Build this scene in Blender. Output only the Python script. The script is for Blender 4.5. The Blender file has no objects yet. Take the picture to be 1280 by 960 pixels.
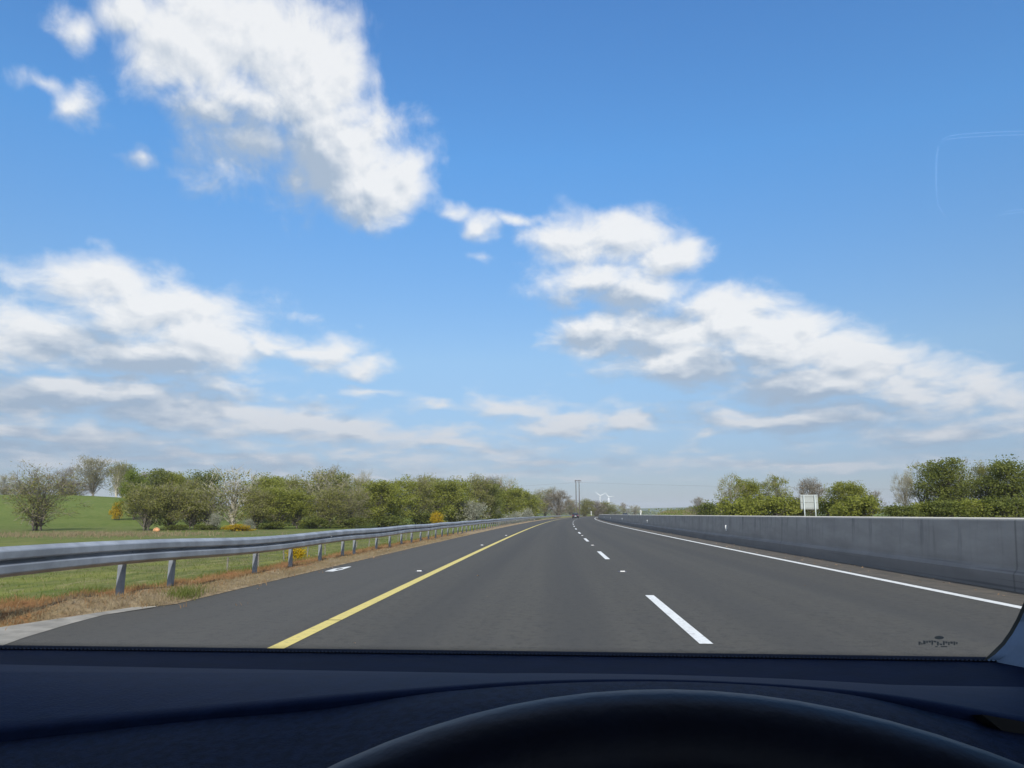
import bpy, math, random
import numpy as np
from mathutils import Vector, Matrix

S = bpy.context.scene
COL = S.collection
R = math.radians
rng = np.random.default_rng(11)
random.seed(5)

# ------------------------------------------------------------------ camera
H = 1.134
F = 950.0                                  # focal length in pixels of a 1280 wide frame
cam_d = bpy.data.cameras.new('camera')
cam = bpy.data.objects.new('camera', cam_d); COL.objects.link(cam)
cam_d.sensor_width = 36.0; cam_d.lens = 36.0 * F / 1280.0
cam_d.clip_start = 0.02; cam_d.clip_end = 30000
CM = (Matrix.Rotation(R(3.0), 3, 'Z') @ Matrix.Rotation(R(90 + 9.72), 3, 'X'))
cam.matrix_world = Matrix.Translation((0, 0, H)) @ CM.to_4x4()
S.camera = cam
EYE = Vector((0, 0, H))

def ray(px, py):
    return CM @ Vector(((px - 640) / F, (480 - py) / F, -1.0))
def at(px, py, Y):
    d = ray(px, py); return EYE + d * (Y / d.y)
def on_z(px, py, z):
    d = ray(px, py); return EYE + d * ((z - H) / d.z)

# ------------------------------------------------------------------ tagging / mesh helpers
def tag(o, label=None, cat=None, group=None, kind=None):
    if label: o['label'] = label
    if cat: o['category'] = cat
    if group: o['group'] = group
    if kind: o['kind'] = kind
    return o
def empty(name, loc=(0, 0, 0), rz=0.0):
    o = bpy.data.objects.new(name, None); COL.objects.link(o)
    o.location = loc; o.rotation_euler = (0, 0, rz); o.empty_display_size = 0.2
    return o

class MB:
    def __init__(s): s.v = []; s.f = []; s.uv = None
    def add(s, verts, faces):
        b = len(s.v); s.v += [tuple(p) for p in verts]
        s.f += [tuple(b + i for i in f) for f in faces]; return s
    def box(s, c, d, rot=None):
        x, y, z = d[0] / 2, d[1] / 2, d[2] / 2
        P = [Vector(p) for p in ((-x,-y,-z),(x,-y,-z),(x,y,-z),(-x,y,-z),(-x,-y,z),(x,-y,z),(x,y,z),(-x,y,z))]
        if rot is not None: P = [rot @ p for p in P]
        P = [p + Vector(c) for p in P]
        return s.add(P, [(0,3,2,1),(4,5,6,7),(0,1,5,4),(1,2,6,5),(2,3,7,6),(3,0,4,7)])
    def tube(s, pts, rad, n=6, caps=True):
        pts = [Vector(p) for p in pts]; m = len(pts)
        if not hasattr(rad, '__len__'): rad = [rad] * m
        V = []; u = None
        for i, p in enumerate(pts):
            t = (pts[min(i + 1, m - 1)] - pts[max(i - 1, 0)])
            if t.length < 1e-9: t = Vector((0, 0, 1))
            t.normalize()
            if u is None:
                u = t.orthogonal().normalized()
            else:
                u = (u - t * u.dot(t))
                u = u.normalized() if u.length > 1e-6 else t.orthogonal().normalized()
            w = t.cross(u)
            for k in range(n):
                a = 2 * math.pi * k / n
                V.append(p + (u * math.cos(a) + w * math.sin(a)) * rad[i])
        Fc = []
        for i in range(m - 1):
            for k in range(n):
                k2 = (k + 1) % n
                Fc.append((i*n+k, i*n+k2, (i+1)*n+k2, (i+1)*n+k))
        if caps:
            Fc.append(tuple(reversed(range(n)))); Fc.append(tuple((m-1)*n + k for k in range(n)))
        return s.add(V, Fc)
    def grid(s, rows):
        m, n = len(rows), len(rows[0]); V = [p for r in rows for p in r]
        return s.add(V, [(i*n+j, i*n+j+1, (i+1)*n+j+1, (i+1)*n+j) for i in range(m-1) for j in range(n-1)])
    def sphere(s, c, r, nu=12, nv=8, fn=None):
        V = []; Fc = []
        for j in range(nv + 1):
            ph = math.pi * j / nv
            for i in range(nu):
                th = 2 * math.pi * i / nu
                d = Vector((math.sin(ph)*math.cos(th), math.sin(ph)*math.sin(th), math.cos(ph)))
                k = fn(d) if fn else 1.0
                V.append(Vector(c) + Vector((d.x*r[0]*k, d.y*r[1]*k, d.z*r[2]*k)))
        for j in range(nv):
            for i in range(nu):
                Fc.append((j*nu+i, (j+1)*nu+i, (j+1)*nu+(i+1)%nu, j*nu+(i+1)%nu))
        return s.add(V, Fc)
    def mesh(s, name, mat, smooth=False, uv=None):
        me = bpy.data.meshes.new(name); me.from_pydata(s.v, [], s.f)
        for m in (mat if isinstance(mat, (list, tuple)) else [mat]): me.materials.append(m)
        if smooth: me.polygons.foreach_set('use_smooth', [True] * len(me.polygons))
        if uv is not None:
            L = me.uv_layers.new(name='UVMap'); vi = np.zeros(len(me.loops), dtype=np.int32)
            me.loops.foreach_get('vertex_index', vi)
            L.data.foreach_set('uv', np.asarray(uv, dtype=np.float32)[vi].ravel())
        me.update(); return me
    def build(s, name, mat, parent=None, smooth=False, uv=None, bevel=0.0):
        o = bpy.data.objects.new(name, s.mesh(name, mat, smooth, uv)); COL.objects.link(o)
        if parent: o.parent = parent
        if bevel:
            b = o.modifiers.new('bevel', 'BEVEL'); b.width = bevel; b.segments = 2; b.limit_method = 'ANGLE'
        return o
def np_mesh(name, V, Q, mat, smooth=False):
    me = bpy.data.meshes.new(name)
    k = Q.shape[1]
    me.vertices.add(len(V)); me.vertices.foreach_set('co', V.astype(np.float32).ravel())
    me.loops.add(Q.size); me.loops.foreach_set('vertex_index', Q.astype(np.int32).ravel())
    me.polygons.add(len(Q)); me.polygons.foreach_set('loop_start', np.arange(0, Q.size, k, dtype=np.int32))
    me.materials.append(mat)
    if smooth: me.polygons.foreach_set('use_smooth', [True] * len(Q))
    me.update(calc_edges=True); return me
def link(name, me, parent=None):
    o = bpy.data.objects.new(name, me); COL.objects.link(o)
    if parent: o.parent = parent
    return o

# ------------------------------------------------------------------ materials
class NT:
    def __init__(s, tree): s.t = tree; s.n = tree.nodes; s.l = tree.links
    def node(s, typ, **kw):
        n = s.n.new(typ)
        for k, v in kw.items():
            if k.startswith('_'): setattr(n, k[1:], v)
        return n
    def put(s, sock, v):
        if isinstance(v, bpy.types.NodeSocket): s.l.new(v, sock)
        elif v is not None: sock.default_value = v
    def math(s, op, a, b=None, c=None, clamp=False):
        n = s.n.new('ShaderNodeMath'); n.operation = op; n.use_clamp = clamp
        for i, v in enumerate((a, b, c)): s.put(n.inputs[i], v) if v is not None else None
        return n.outputs[0]
    def vec(s, op, a, b=None, c=None):
        n = s.n.new('ShaderNodeVectorMath'); n.operation = op
        for i, v in enumerate((a, b, c)):
            if v is not None: s.put(n.inputs[i], v)
        return n.outputs['Value'] if op in ('LENGTH', 'DOT_PRODUCT', 'DISTANCE') else n.outputs[0]
    def noise(s, vec, scale, detail=4, rough=0.55, dist=0.0, color=False, dim='3D'):
        n = s.n.new('ShaderNodeTexNoise'); n.noise_dimensions = dim
        s.put(n.inputs['Vector'], vec); n.inputs['Scale'].default_value = scale
        n.inputs['Detail'].default_value = detail; n.inputs['Roughness'].default_value = rough
        n.inputs['Distortion'].default_value = dist
        return n.outputs[1] if color else n.outputs[0]
    def mix(s, f, a, b, typ='MIX'):
        n = s.n.new('ShaderNodeMix'); n.data_type = 'RGBA'; n.blend_type = typ
        s.put(n.inputs[0], f)
        for sk, v in ((n.inputs[6], a), (n.inputs[7], b)):
            if isinstance(v, (tuple, list)): v = tuple(v)[:3] + (1.0,)
            s.put(sk, v)
        return n.outputs[2]
    def ramp(s, v, lo, hi, a=0.0, b=1.0, smooth=True):
        n = s.n.new('ShaderNodeMapRange'); n.interpolation_type = 'SMOOTHSTEP' if smooth else 'LINEAR'
        s.put(n.inputs[0], v); s.put(n.inputs[1], lo); s.put(n.inputs[2], hi)
        n.inputs[3].default_value = a; n.inputs[4].default_value = b
        return n.outputs[0]
    def sep(s, v):
        n = s.n.new('ShaderNodeSeparateXYZ'); s.put(n.inputs[0], v); return n.outputs
    def comb(s, x=0.0, y=0.0, z=0.0):
        n = s.n.new('ShaderNodeCombineXYZ')
        for i, v in enumerate((x, y, z)): s.put(n.inputs[i], v)
        return n.outputs[0]

def new_mat(name):
    m = bpy.data.materials.new(name); m.use_nodes = True
    t = NT(m.node_tree); t.n.clear()
    out = t.n.new('ShaderNodeOutputMaterial')
    p = t.n.new('ShaderNodeBsdfPrincipled'); t.l.new(p.outputs[0], out.inputs[0])
    return m, t, p, out
def bump(t, p, h, strength=0.3, dist=0.01):
    b = t.n.new('ShaderNodeBump'); b.inputs['Strength'].default_value = strength; b.inputs['Distance'].default_value = dist
    t.put(b.inputs['Height'], h); t.l.new(b.outputs[0], p.inputs['Normal'])

def simple(name, col, rough=0.6, metal=0.0, var=0.15, scale=8.0, bmp=0.0, spec=None, coords='Object'):
    m, t, p, out = new_mat(name)
    tc = t.n.new('ShaderNodeTexCoord').outputs[coords]
    n = t.noise(tc, scale, 5)
    a = tuple(c * (1 - var) for c in col); b = tuple(min(1, c * (1 + var)) for c in col)
    t.put(p.inputs['Base Color'], t.mix(t.ramp(n, .3, .7), a, b))
    p.inputs['Roughness'].default_value = rough; p.inputs['Metallic'].default_value = metal
    if spec is not None: p.inputs['Specular IOR Level'].default_value = spec
    if bmp: bump(t, p, t.noise(tc, scale * 6, 3), bmp)
    return m

def leaf_mat(name, c1, c2, trans=0.48, rough=0.6, c3=None):
    m, t, p, out = new_mat(name)
    g = t.n.new('ShaderNodeNewGeometry')
    tc = t.n.new('ShaderNodeTexCoord').outputs['Object']
    f = t.mix(t.ramp(t.noise(tc, .55, 2), .35, .65), c1, c2)
    rnd = g.outputs['Random Per Island']
    f = t.mix(t.math('MULTIPLY', t.ramp(rnd, 0., 1., smooth=False), .32), f, c3 if c3 else tuple(x * 1.5 for x in c2))
    t.put(p.inputs['Base Color'], f); p.inputs['Roughness'].default_value = rough
    p.inputs['Specular IOR Level'].default_value = .25
    tr = t.n.new('ShaderNodeBsdfTranslucent'); t.put(tr.inputs[0], f)
    mx = t.n.new('ShaderNodeMixShader'); mx.inputs[0].default_value = trans
    t.l.new(p.outputs[0], mx.inputs[1]); t.l.new(tr.outputs[0], mx.inputs[2]); t.l.new(mx.outputs[0], out.inputs[0])
    return m

# asphalt: UV = (lateral metres, distance metres)
def asphalt_mat():
    m, t, p, out = new_mat('asphalt')
    uv = t.n.new('ShaderNodeUVMap').outputs[0]
    x, y, z = t.sep(uv)
    streak = t.noise(t.comb(t.math('MULTIPLY', x, 2.2), t.math('MULTIPLY', y, .03), 0.), 1.0, 4, .6)
    grain = t.noise(uv, 60, 3, .7); mid = t.noise(uv, 1.3, 4, .6); grit = t.noise(uv, 9, 4, .75)
    col = t.mix(t.ramp(streak, .3, .7), (.062, .0565, .0455), (.079, .072, .0575))
    col = t.mix(t.math('MULTIPLY', t.ramp(mid, .3, .75), .35), col, (.058, .055, .050))
    col = t.mix(t.math('MULTIPLY', t.ramp(grain, .45, .7), .75), col, (.108, .104, .098))
    col = t.mix(t.math('MULTIPLY', t.ramp(grit, .48, .66), .6), col, (.036, .0345, .031))
    # dusty margin by the central barrier, lighter worn shoulder
    dusty = t.math('MULTIPLY', t.ramp(x, 5.65, 6.1), t.ramp(t.noise(uv, 3.2, 4, .7), .2, .7))
    col = t.mix(t.math('MULTIPLY', dusty, .75), col, (.145, .122, .096))
    sh = t.math('MULTIPLY', t.ramp(x, -2.2, -2.9), .25)
    col = t.mix(sh, col, (.094, .090, .085))
    # long repaired patches / tyre tracks with a shape of their own
    tr = None
    for c in (-1.35, .25, 2.3, 4.1):
        d = t.ramp(t.math('ABSOLUTE', t.math('SUBTRACT', x, c)), .1, .5, 1., 0.)
        tr = d if tr is None else t.math('MAXIMUM', tr, d)
    col = t.mix(t.math('MULTIPLY', tr, .45), col, (.053, .0505, .0465))
    t.put(p.inputs['Base Color'], col); p.inputs['Roughness'].default_value = .85
    p.inputs['Specular IOR Level'].default_value = .3
    bump(t, p, t.noise(uv, 90, 3, .8), .35, .01)
    return m
def paint_mat(name, col, worn):
    m, t, p, out = new_mat(name)
    tc = t.n.new('ShaderNodeTexCoord').outputs['Object']
    n = t.noise(tc, 14, 5, .7); n2 = t.noise(tc, 1.1, 3)
    f = t.math('MULTIPLY', t.ramp(n, .48, .72), .75)
    f = t.math('ADD', f, t.math('MULTIPLY', t.ramp(n2, .45, .8), .2), clamp=True)
    t.put(p.inputs['Base Color'], t.mix(f, col, worn)); p.inputs['Roughness'].default_value = .7
    bump(t, p, t.noise(tc, 70, 2), .2)
    return m
def concrete_mat():
    m, t, p, out = new_mat('barrier_concrete')
    uv = t.n.new('ShaderNodeUVMap').outputs[0]      # (height, distance)
    h, y, _ = t.sep(uv)
    base = t.mix(t.ramp(t.noise(t.comb(t.math('MULTIPLY', h, 2.), t.math('MULTIPLY', y, .5), 0.), 1.3, 5, .6), .3, .7), (.275, .262, .246), (.35, .336, .316))
    drip = t.noise(t.comb(t.math('MULTIPLY', h, .55), t.math('MULTIPLY', y, 4.5), 0.), 1., 4, .65)
    base = t.mix(t.math('MULTIPLY', t.ramp(drip, .5, .72), t.ramp(h, .3, .95, .12, .60)), base, (.10, .10, .105))
    drip2 = t.noise(t.comb(t.math('MULTIPLY', h, .4), t.math('MULTIPLY', y, 9.), 3.), 1., 3, .6)
    base = t.mix(t.math('MULTIPLY', t.ramp(drip2, .56, .7), .35), base, (.30, .30, .30))
    # splash band of road dirt along the foot, horizontal scuffs
    foot = t.ramp(t.math('ADD', h, t.math('MULTIPLY', t.math('SUBTRACT', t.noise(t.comb(0., y, 0.), .6, 3), .5), .18)), .10, .62, .62, 0.)
    base = t.mix(foot, base, (.085, .085, .09))
    scuff = t.noise(t.comb(t.math('MULTIPLY', h, 26.), t.math('MULTIPLY', y, .12), 7.), 1., 3, .6)
    base = t.mix(t.math('MULTIPLY', t.ramp(scuff, .57, .68), t.ramp(h, .2, .55, .5, .0)), base, (.055, .055, .06))
    joint = t.math('PINGPONG', y, 6.0)
    base = t.mix(t.ramp(joint, .0, .04, .5, 0.), base, (.05, .05, .05))
    # top: paler cream, its sunlit brightness painted into the colour
    top = t.ramp(h, 1.043, 1.053)
    base = t.mix(top, base, (.66, .61, .52))
    t.put(p.inputs['Base Color'], base); p.inputs['Roughness'].default_value = .9
    bump(t, p, t.noise(uv, 30, 4, .7), .25, .01)
    return m
def verge_mat():
    m, t, p, out = new_mat('verge_soil_and_grass')
    uv = t.n.new('ShaderNodeUVMap').outputs[0]
    x, y, _ = t.sep(uv)
    st = t.comb(t.math('MULTIPLY', x, 2.4), t.math('MULTIPLY', y, .7), 0.)
    n1 = t.noise(st, 1.2, 5, .65); n2 = t.noise(uv, 5., 5, .7); n3 = t.noise(st, .5, 3)
    xw = t.math('ADD', x, t.math('MULTIPLY', t.math('SUBTRACT', n1, .5), 1.3))
    tan = t.mix(t.ramp(n2, .3, .7), (.20, .145, .085), (.44, .34, .215))
    rust = t.mix(t.ramp(n2, .3, .7), (.25, .105, .045), (.36, .21, .085))
    grn = t.mix(t.ramp(n2, .3, .7), (.105, .135, .028), (.195, .205, .060))
    rust = t.mix(t.math('MULTIPLY', t.ramp(n3, .5, .62), .6), rust, grn)
    c = t.mix(t.ramp(xw, -5.35, -5.75), tan, rust)
    c = t.mix(t.ramp(xw, -6.5, -7.6), c, grn)
    c = t.mix(t.math('MULTIPLY', t.ramp(t.noise(st, 2.1, 4, .7), .46, .60), t.ramp(xw, -6.2, -6.6)), c, (.36, .34, .11))
    c = t.mix(t.math('MULTIPLY', t.ramp(t.noise(st, .9, 4, .7), .55, .66), t.ramp(xw, -6.4, -7.2)), c, (.36, .21, .085))
    far = t.ramp(y, 20., 60.)
    c = t.mix(t.math('MULTIPLY', far, t.ramp(xw, -6.5, -5.9)), c, tan)
    t.put(p.inputs['Base Color'], c); p.inputs['Roughness'].default_value = .95
    p.inputs['Specular IOR Level'].default_value = .1
    bump(t, p, t.noise(uv, 14, 5, .75), .9, .06)
    return m
def ground_mat():
    m, t, p, out = new_mat('field_grass')
    g = t.n.new('ShaderNodeNewGeometry').outputs['Position']
    n1 = t.noise(g, .06, 5, .6); n2 = t.noise(g, .9, 5, .7); n3 = t.noise(g, .012, 3)
    c = t.mix(t.ramp(n1, .35, .65), (.095, .140, .024), (.125, .168, .034))
    c = t.mix(t.math('MULTIPLY', t.ramp(n2, .4, .66), .7), c, (.190, .200, .060))
    rough = t.math('MULTIPLY', t.ramp(t.sep(g)[1], 150., 100.), t.ramp(n1, .30, .62))
    c = t.mix(t.math('MULTIPLY', rough, .75), c, t.mix(t.ramp(n2, .35, .65), (.115, .125, .042), (.20, .175, .085)))
    gxy = t.vec('MULTIPLY', g, (1.0, .28, 1.0))
    near = t.ramp(t.sep(g)[1], 95., 45.)
    c = t.mix(t.math('MULTIPLY', near, t.ramp(t.noise(gxy, .55, 4, .65), .42, .62, 0., .75)), c, (.225, .235, .055))
    c = t.mix(t.math('MULTIPLY', near, t.ramp(t.noise(gxy, 1.7, 4, .7), .54, .68, 0., .7)), c, (.31, .27, .13))
    far = t.ramp(t.vec('LENGTH', g), 300., 1500.)
    c = t.mix(far, c, t.mix(t.ramp(n3, .42, .58), (.045, .07, .02), (.09, .13, .03)))
    t.put(p.inputs['Base Color'], c); p.inputs['Roughness'].default_value = .95
    p.inputs['Specular IOR Level'].default_value = .1
    bump(t, p, t.noise(g, 2.5, 5, .75), .8, .25)
    return m

M = dict(
    asphalt=asphalt_mat(),
    white=paint_mat('white_road_paint', (.74, .74, .71), (.36, .35, .33)),
    yellow=paint_mat('yellow_road_paint', (.66, .53, .155), (.36, .31, .13)),
    concrete=concrete_mat(), verge=verge_mat(), ground=ground_mat(),
    steel=simple('galvanised_steel', (.35, .365, .385), .55, .35, .22, 2.2, .08), poststeel=simple('weathered_post_steel', (.23, .25, .28), .6, .3, .2, 5.),
    timber=simple('weathered_timber', (.17, .155, .13), .9, 0, .3, 10.),
    pole=simple('creosote_pole', (.075, .062, .055), .9, 0, .25, 4.),
    channel=simple('channel_concrete', (.27, .25, .215), .9, 0, .25, 3., .3),
    bark=simple('bark', (.12, .105, .085), .95, 0, .35, 3.),
    greybark=simple('grey_bark', (.20, .175, .145), .95, 0, .3, 3.),
    palebark=simple('pale_bark', (.46, .42, .34), .9, 0, .25, 2.),
    signback=simple('sign_back_aluminium', (.31, .33, .325), .55, .1, .06, 3.),
    signpost=simple('sign_post_paint', (.42, .46, .45), .5, .1, .06, 3.),
    turbine=simple('turbine_white', (.82, .83, .84), .4, 0, .03, .1),
    carpaint=simple('car_paint_navy', (.012, .014, .030), .25, .2, .1, 3.),
    carglass=simple('car_glass', (.02, .022, .026), .08, 0, .1, 3.),
    tyre=simple('tyre_rubber', (.015, .015, .015), .8, 0, .1, 9.),
    redlamp=simple('tail_lamp_red', (.35, .02, .02), .25, 0, .1, 9.),
    plate=simple('number_plate', (.78, .78, .76), .5, 0, .05, 9.),
    reflector=simple('white_reflector', (.82, .82, .80), .35, 0, .08, 20.),
    orange=simple('orange_rock', (.52, .26, .12), .9, 0, .35, 3., .3),
    litter=simple('dead_leaf', (.36, .24, .15), .9, 0, .5, 3.),
    wire=simple('wire', (.10, .10, .11), .6, .5, .1, 1.),
    dash=simple('dashboard_vinyl', (.0045, .012, .042), .6, 0, .12, 60., .12, .06),
    dashdark=simple('dark_dash_plastic', (.0018, .0060, .026), .7, 0, .15, 30., .05, .04),
    hood=simple('instrument_hood_vinyl', (.0070, .0150, .044), .62, 0, .35, 150., .6, .06),
    wheel=simple('steering_wheel_leather', (.004, .008, .024), .48, 0, .2, 30., .05, .42),
    pillar=simple('pillar_trim', (.12, .19, .30), .7, 0, .06, 25., .05),
    lining=simple('roof_lining', (.06, .06, .065), .95, 0, .06, 25.),
    bodywork=simple('host_car_paint', (.03, .04, .07), .3, .3, .05, 3.),
    ink=simple('windscreen_print', (.055, .062, .058), .8, 0, .1, 40.),
)
L = dict(
    green=leaf_mat('leaf_fresh_green', (.195, .215, .030), (.262, .272, .050)),
    olive=leaf_mat('leaf_olive', (.215, .222, .044), (.268, .265, .068), c3=(.30, .28, .13)),
    dark=leaf_mat('leaf_dark_green', (.125, .148, .028), (.175, .192, .042)),
    lime=leaf_mat('leaf_lime', (.130, .172, .020), (.18, .222, .030)),
    grey=leaf_mat('leaf_grey_bud', (.205, .195, .080), (.245, .23, .11), c3=(.28, .26, .17)),
    brown=leaf_mat('leaf_brown_bud', (.105, .080, .055), (.145, .115, .075), c3=(.2, .17, .12)),
    gorse=leaf_mat('gorse_flower', (.50, .34, .012), (.62, .42, .015), c3=(.10, .12, .02)),
    blossom=leaf_mat('pale_blossom', (.25, .26, .19), (.36, .36, .28), c3=(.5, .5, .43)),
    twig=leaf_mat('twig_grey', (.215, .20, .125), (.275, .255, .170), trans=.0, c3=(.27, .24, .2)),
    twigb=leaf_mat('twig_brown', (.16, .138, .098), (.21, .178, .13), trans=.0, c3=(.19, .16, .13)),
    twigp=leaf_mat('twig_pale', (.24, .22, .165), (.31, .28, .21), trans=.0, c3=(.40, .37, .29)),
    straw=leaf_mat('straw_grass', (.26, .20, .11), (.36, .28, .16), c3=(.46, .38, .24)),
    rust=leaf_mat('rust_grass', (.29, .155, .07), (.37, .225, .10), c3=(.40, .27, .12)),
    blade=leaf_mat('grass_blade', (.10, .135, .022), (.145, .175, .036), c3=(.28, .27, .10)),
)

# ------------------------------------------------------------------ road alignment and terrain
K = 0.00013
def rx(l, y): return l + K * y * y
def berm(y):                                   # verge and rail ride a little higher close to the car
    t = min(1, max(0, (14.5 - y) / 7.0)); return .12 * t * t * (3 - 2 * t)
def sst(a, b, x):
    t = np.clip((x - a) / (b - a), 0, 1); return t * t * (3 - 2 * t)
def terrain(x, y):
    x = np.asarray(x, float); y = np.asarray(y, float)
    l = x - K * np.minimum(y, 900) ** 2 * (y > 0)
    left = -1.35 + 1.25 * sst(170, 300, y)
    left = left + 8.1 * np.exp(-(((x + 165) / 80) ** 2 + ((y - 232) / 62) ** 2))
    right = -.05 + .25 * sst(24, 40, l) + 1.1 * sst(60, 200, l) * sst(60, 220, y)
    right = right + 1.9 * np.exp(-(((x - 38) / 13) ** 2 + ((y - 235) / 30) ** 2))
    z = np.where(l < 0, left, right)
    corr = sst(-14.5, -12.5, l) * (1 - sst(24.5, 26.5, l))
    far = sst(900, 3000, np.hypot(x, y))
    z = z * (1 - corr * (1 - far)) + (-1.6) * corr * (1 - far)
    hill = 46 * np.exp(-(((x - 1600) / 1500) ** 2 + ((y - 4400) / 700) ** 2)) + 22 * np.exp(-(((x + 1500) / 1800) ** 2 + ((y - 4200) / 700) ** 2))
    z = z + hill + .8 * np.sin(x * .013 + 1) * np.sin(y * .011) * sst(200, 500, np.hypot(x, y)) * (1 - corr)
    return z
def axis(fine, n, lim, p):
    a = np.linspace(0, 1, n); return fine * a * n * .5 + (lim - fine * n * .5) * a ** p
ax = axis(1.6, 130, 7000, 4.5)
gx = np.concatenate([-ax[::-1], ax[1:]])
gy = np.concatenate([-ax[60::-1] , ax[1:]])
GX, GY = np.meshgrid(gx, gy)
GZ = terrain(GX, GY)
V = np.stack([GX, GY, GZ], -1).reshape(-1, 3)
n = len(gx); ii, jj = np.meshgrid(np.arange(len(gy) - 1), np.arange(n - 1), indexing='ij')
b = (ii * n + jj).ravel()
tag(link('ground', np_mesh('ground', V, np.stack([b, b + 1, b + n + 1, b + n], -1), M['ground'], True)), kind='structure')

def ysteps(y0, y1, near=.6):
    ys = [y0]
    while ys[-1] < y1: ys.append(ys[-1] + near + max(0, ys[-1]) * .03)
    ys[-1] = y1; return ys
def strip(ls, y0, y1, zf, near=.6):
    mb = MB(); uv = []; rows = []
    for y in ysteps(y0, y1, near):
        rows.append([(rx(l, y), y, zf(l, y)) for l in ls]); uv += [(l, y) for l in ls]
    mb.grid(rows); return mb, uv
def structure(name, mb, mat, uv=None, parent=None, smooth=False):
    o = mb.build(name, mat, parent, smooth, uv)
    if not parent: tag(o, kind='structure')
    return o

mb, uv = strip([-5.3, -4.8, -3.7, -2.4, -.5, 1.3, 3.5, 5.7, 6.85], -8, 900, lambda l, y: 0.0)
road = structure('road', mb, M['asphalt'], uv)
mb, uv = strip([7.38, 9, 12, 15, 17.5], -8, 900, lambda l, y: 0.0)
structure('opposite_carriageway', mb, M['asphalt'], uv)
mb, uv = strip([17.5, 18.5, 20, 22, 24, 27], -8, 700, lambda l, y: .01 + .15 * float(sst(17.5, 19, l)) - (.3 * float(sst(24, 27, l))))
structure('opposite_verge', mb, M['verge'], [(-u, v) for u, v in [(x + (-11.5), y) for x, y in uv]], smooth=True)
CH_T = [(-60, 794), (0, 784), (60, 775), (120, 766), (165, 759), (196, 757.5)]
_ce = sorted([(on_z(a, c, .02).y, on_z(a, c, .02).x - .03) for a, c in CH_T])
def edge_l(y):                                 # inner edge of the verge: it draws back behind the drainage channel
    if y > _ce[-1][0]: return -4.82
    return min(-4.82, float(np.interp(y, [p[0] for p in _ce], [p[1] for p in _ce])))
def squeeze(l, y):
    if l < -6.7: return l
    return l + (edge_l(y) + 4.82) * (l + 6.7) / 1.88
def vz(l, y):
    P = [(-4.82, .006), (-5.1, .02), (-5.75, .01), (-6.4, -.03), (-7.2, -.25), (-8.2, -.57), (-9.2, -.82), (-11, -1.1), (-13, -1.3), (-15.5, -1.6)]
    for (a, za), (c, zc) in zip(P, P[1:]):
        if l >= c:
            z = zc + (za - zc) * (l - c) / (a - c); break
    else: z = -1.6
    w = float(sst(-4.85, -5.4, l)) if l > -5.4 else 1.0
    lump = .035 * math.sin(y * 2.3 + l * 3.1) * math.sin(y * .9 - l * 4) + .02 * math.sin(y * 5.1 + l * 7)
    z += w * (berm(y) + lump)
    return z + (1.25 * float(sst(170, 300, y)) if l < -7 else 0) * float(sst(-7, -12, l))
VL = [-4.82, -4.95, -5.1, -5.3, -5.52, -5.75, -5.95, -6.15, -6.4, -6.7, -7.2, -7.7, -8.2, -9.2, -11, -13, -15.5]
mb = MB(); uv = []; rows = []
for y in ysteps(-6, 700, .18):
    rows.append([(rx(squeeze(l, y), y), y, vz(l, y)) for l in VL]); uv += [(squeeze(l, y), y) for l in VL]
mb.grid(rows)
structure('verge', mb, M['verge'], uv, smooth=True)

# painted markings: children of the road
def line(name, l, w, y0, y1, mat, z=.004):
    mb, uv = strip([l - w / 2, l + w / 2], y0, y1, lambda a, c: z)
    return structure(name, mb, mat, uv, road)
line('yellow_edge_line', -2.38, .15, -6, 8.42, M['yellow'])
line('yellow_edge_line', -2.38, .15, 8.46, 850, M['yellow'])
line('white_edge_line', 5.73, .16, -6, 850, M['white'])
for k in range(26):
    y0 = 7.1 + 12.85 * k
    line('lane_dash', 1.345, .12, y0, y0 + 4.1, M['white'])
# small white painted symbol on the hard shoulder
c0 = on_z(423, 711.5, 0)
mb = MB()
ring_o = [(-.11, -.85), (.10, -.85), (.16, -.2), (.10, .95), (.0, .95), (-.16, .1)]
ring_i = [(-.02, -.25), (.05, -.25), (.075, 0), (.05, .35), (.02, .35), (-.06, .1)]
q = [Vector((c0.x + a, c0.y + c, .004)) for a, c in [(a_ * .8, c_ * .8) for a_, c_ in ring_o + ring_i]]
mb.add(q, [(i, (i + 1) % 6, 6 + (i + 1) % 6, 6 + i) for i in range(6)])
structure('painted_symbol', mb, M['white'], None, road)

# concrete drainage channel at the near left
mb = MB()
pts_t = CH_T
pts_b = [(-60, 822), (0, 808), (30, 797), (90, 779), (130, 768.5), (192, 759.5)]
rows = [[on_z(a, c, .02) for a, c in pts_t], [on_z(*[(p + q_) / 2 for p, q_ in zip(a, c)], .012) for a, c in zip(pts_t, pts_b)], [on_z(a, c, .004) for a, c in pts_b]]
mb.grid(rows)
structure('drainage_channel', mb, M['channel'])

# ------------------------------------------------------------------ guard rail
g = empty('guard_rail', (rx(-5.6, 8), 8, 0)); bpy.context.view_layer.update()
tag(g, 'long galvanised steel guard rail on posts along the left verge', 'guard rail')
def rel(o, p): return Vector(p) - Vector(o.location)
prof = [(.0, .44), (.006, .445), (.075, .478), (.082, .49), (.082, .555), (.075, .567), (.012, .588), (.004, .595), (.012, .602), (.075, .623), (.082, .635), (.082, .70), (.075, .712), (.006, .745), (.0, .75), (-.004, .75), (.068, .706), (.074, .69), (.074, .645), (.0, .6), (-.006, .595), (.0, .59), (.074, .545), (.074, .5), (.068, .484), (-.004, .44)]
rows = []
for y in ysteps(1.5, 420, .5):
    r = [rel(g, (rx(-5.62 + d, y), y, z - .03 + berm(y) * .8 + .012 * math.sin(y * .7))) for d, z in prof]
    rows.append(r + [r[0]])
MB().grid(rows).build('rail', M['steel'], g)
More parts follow.
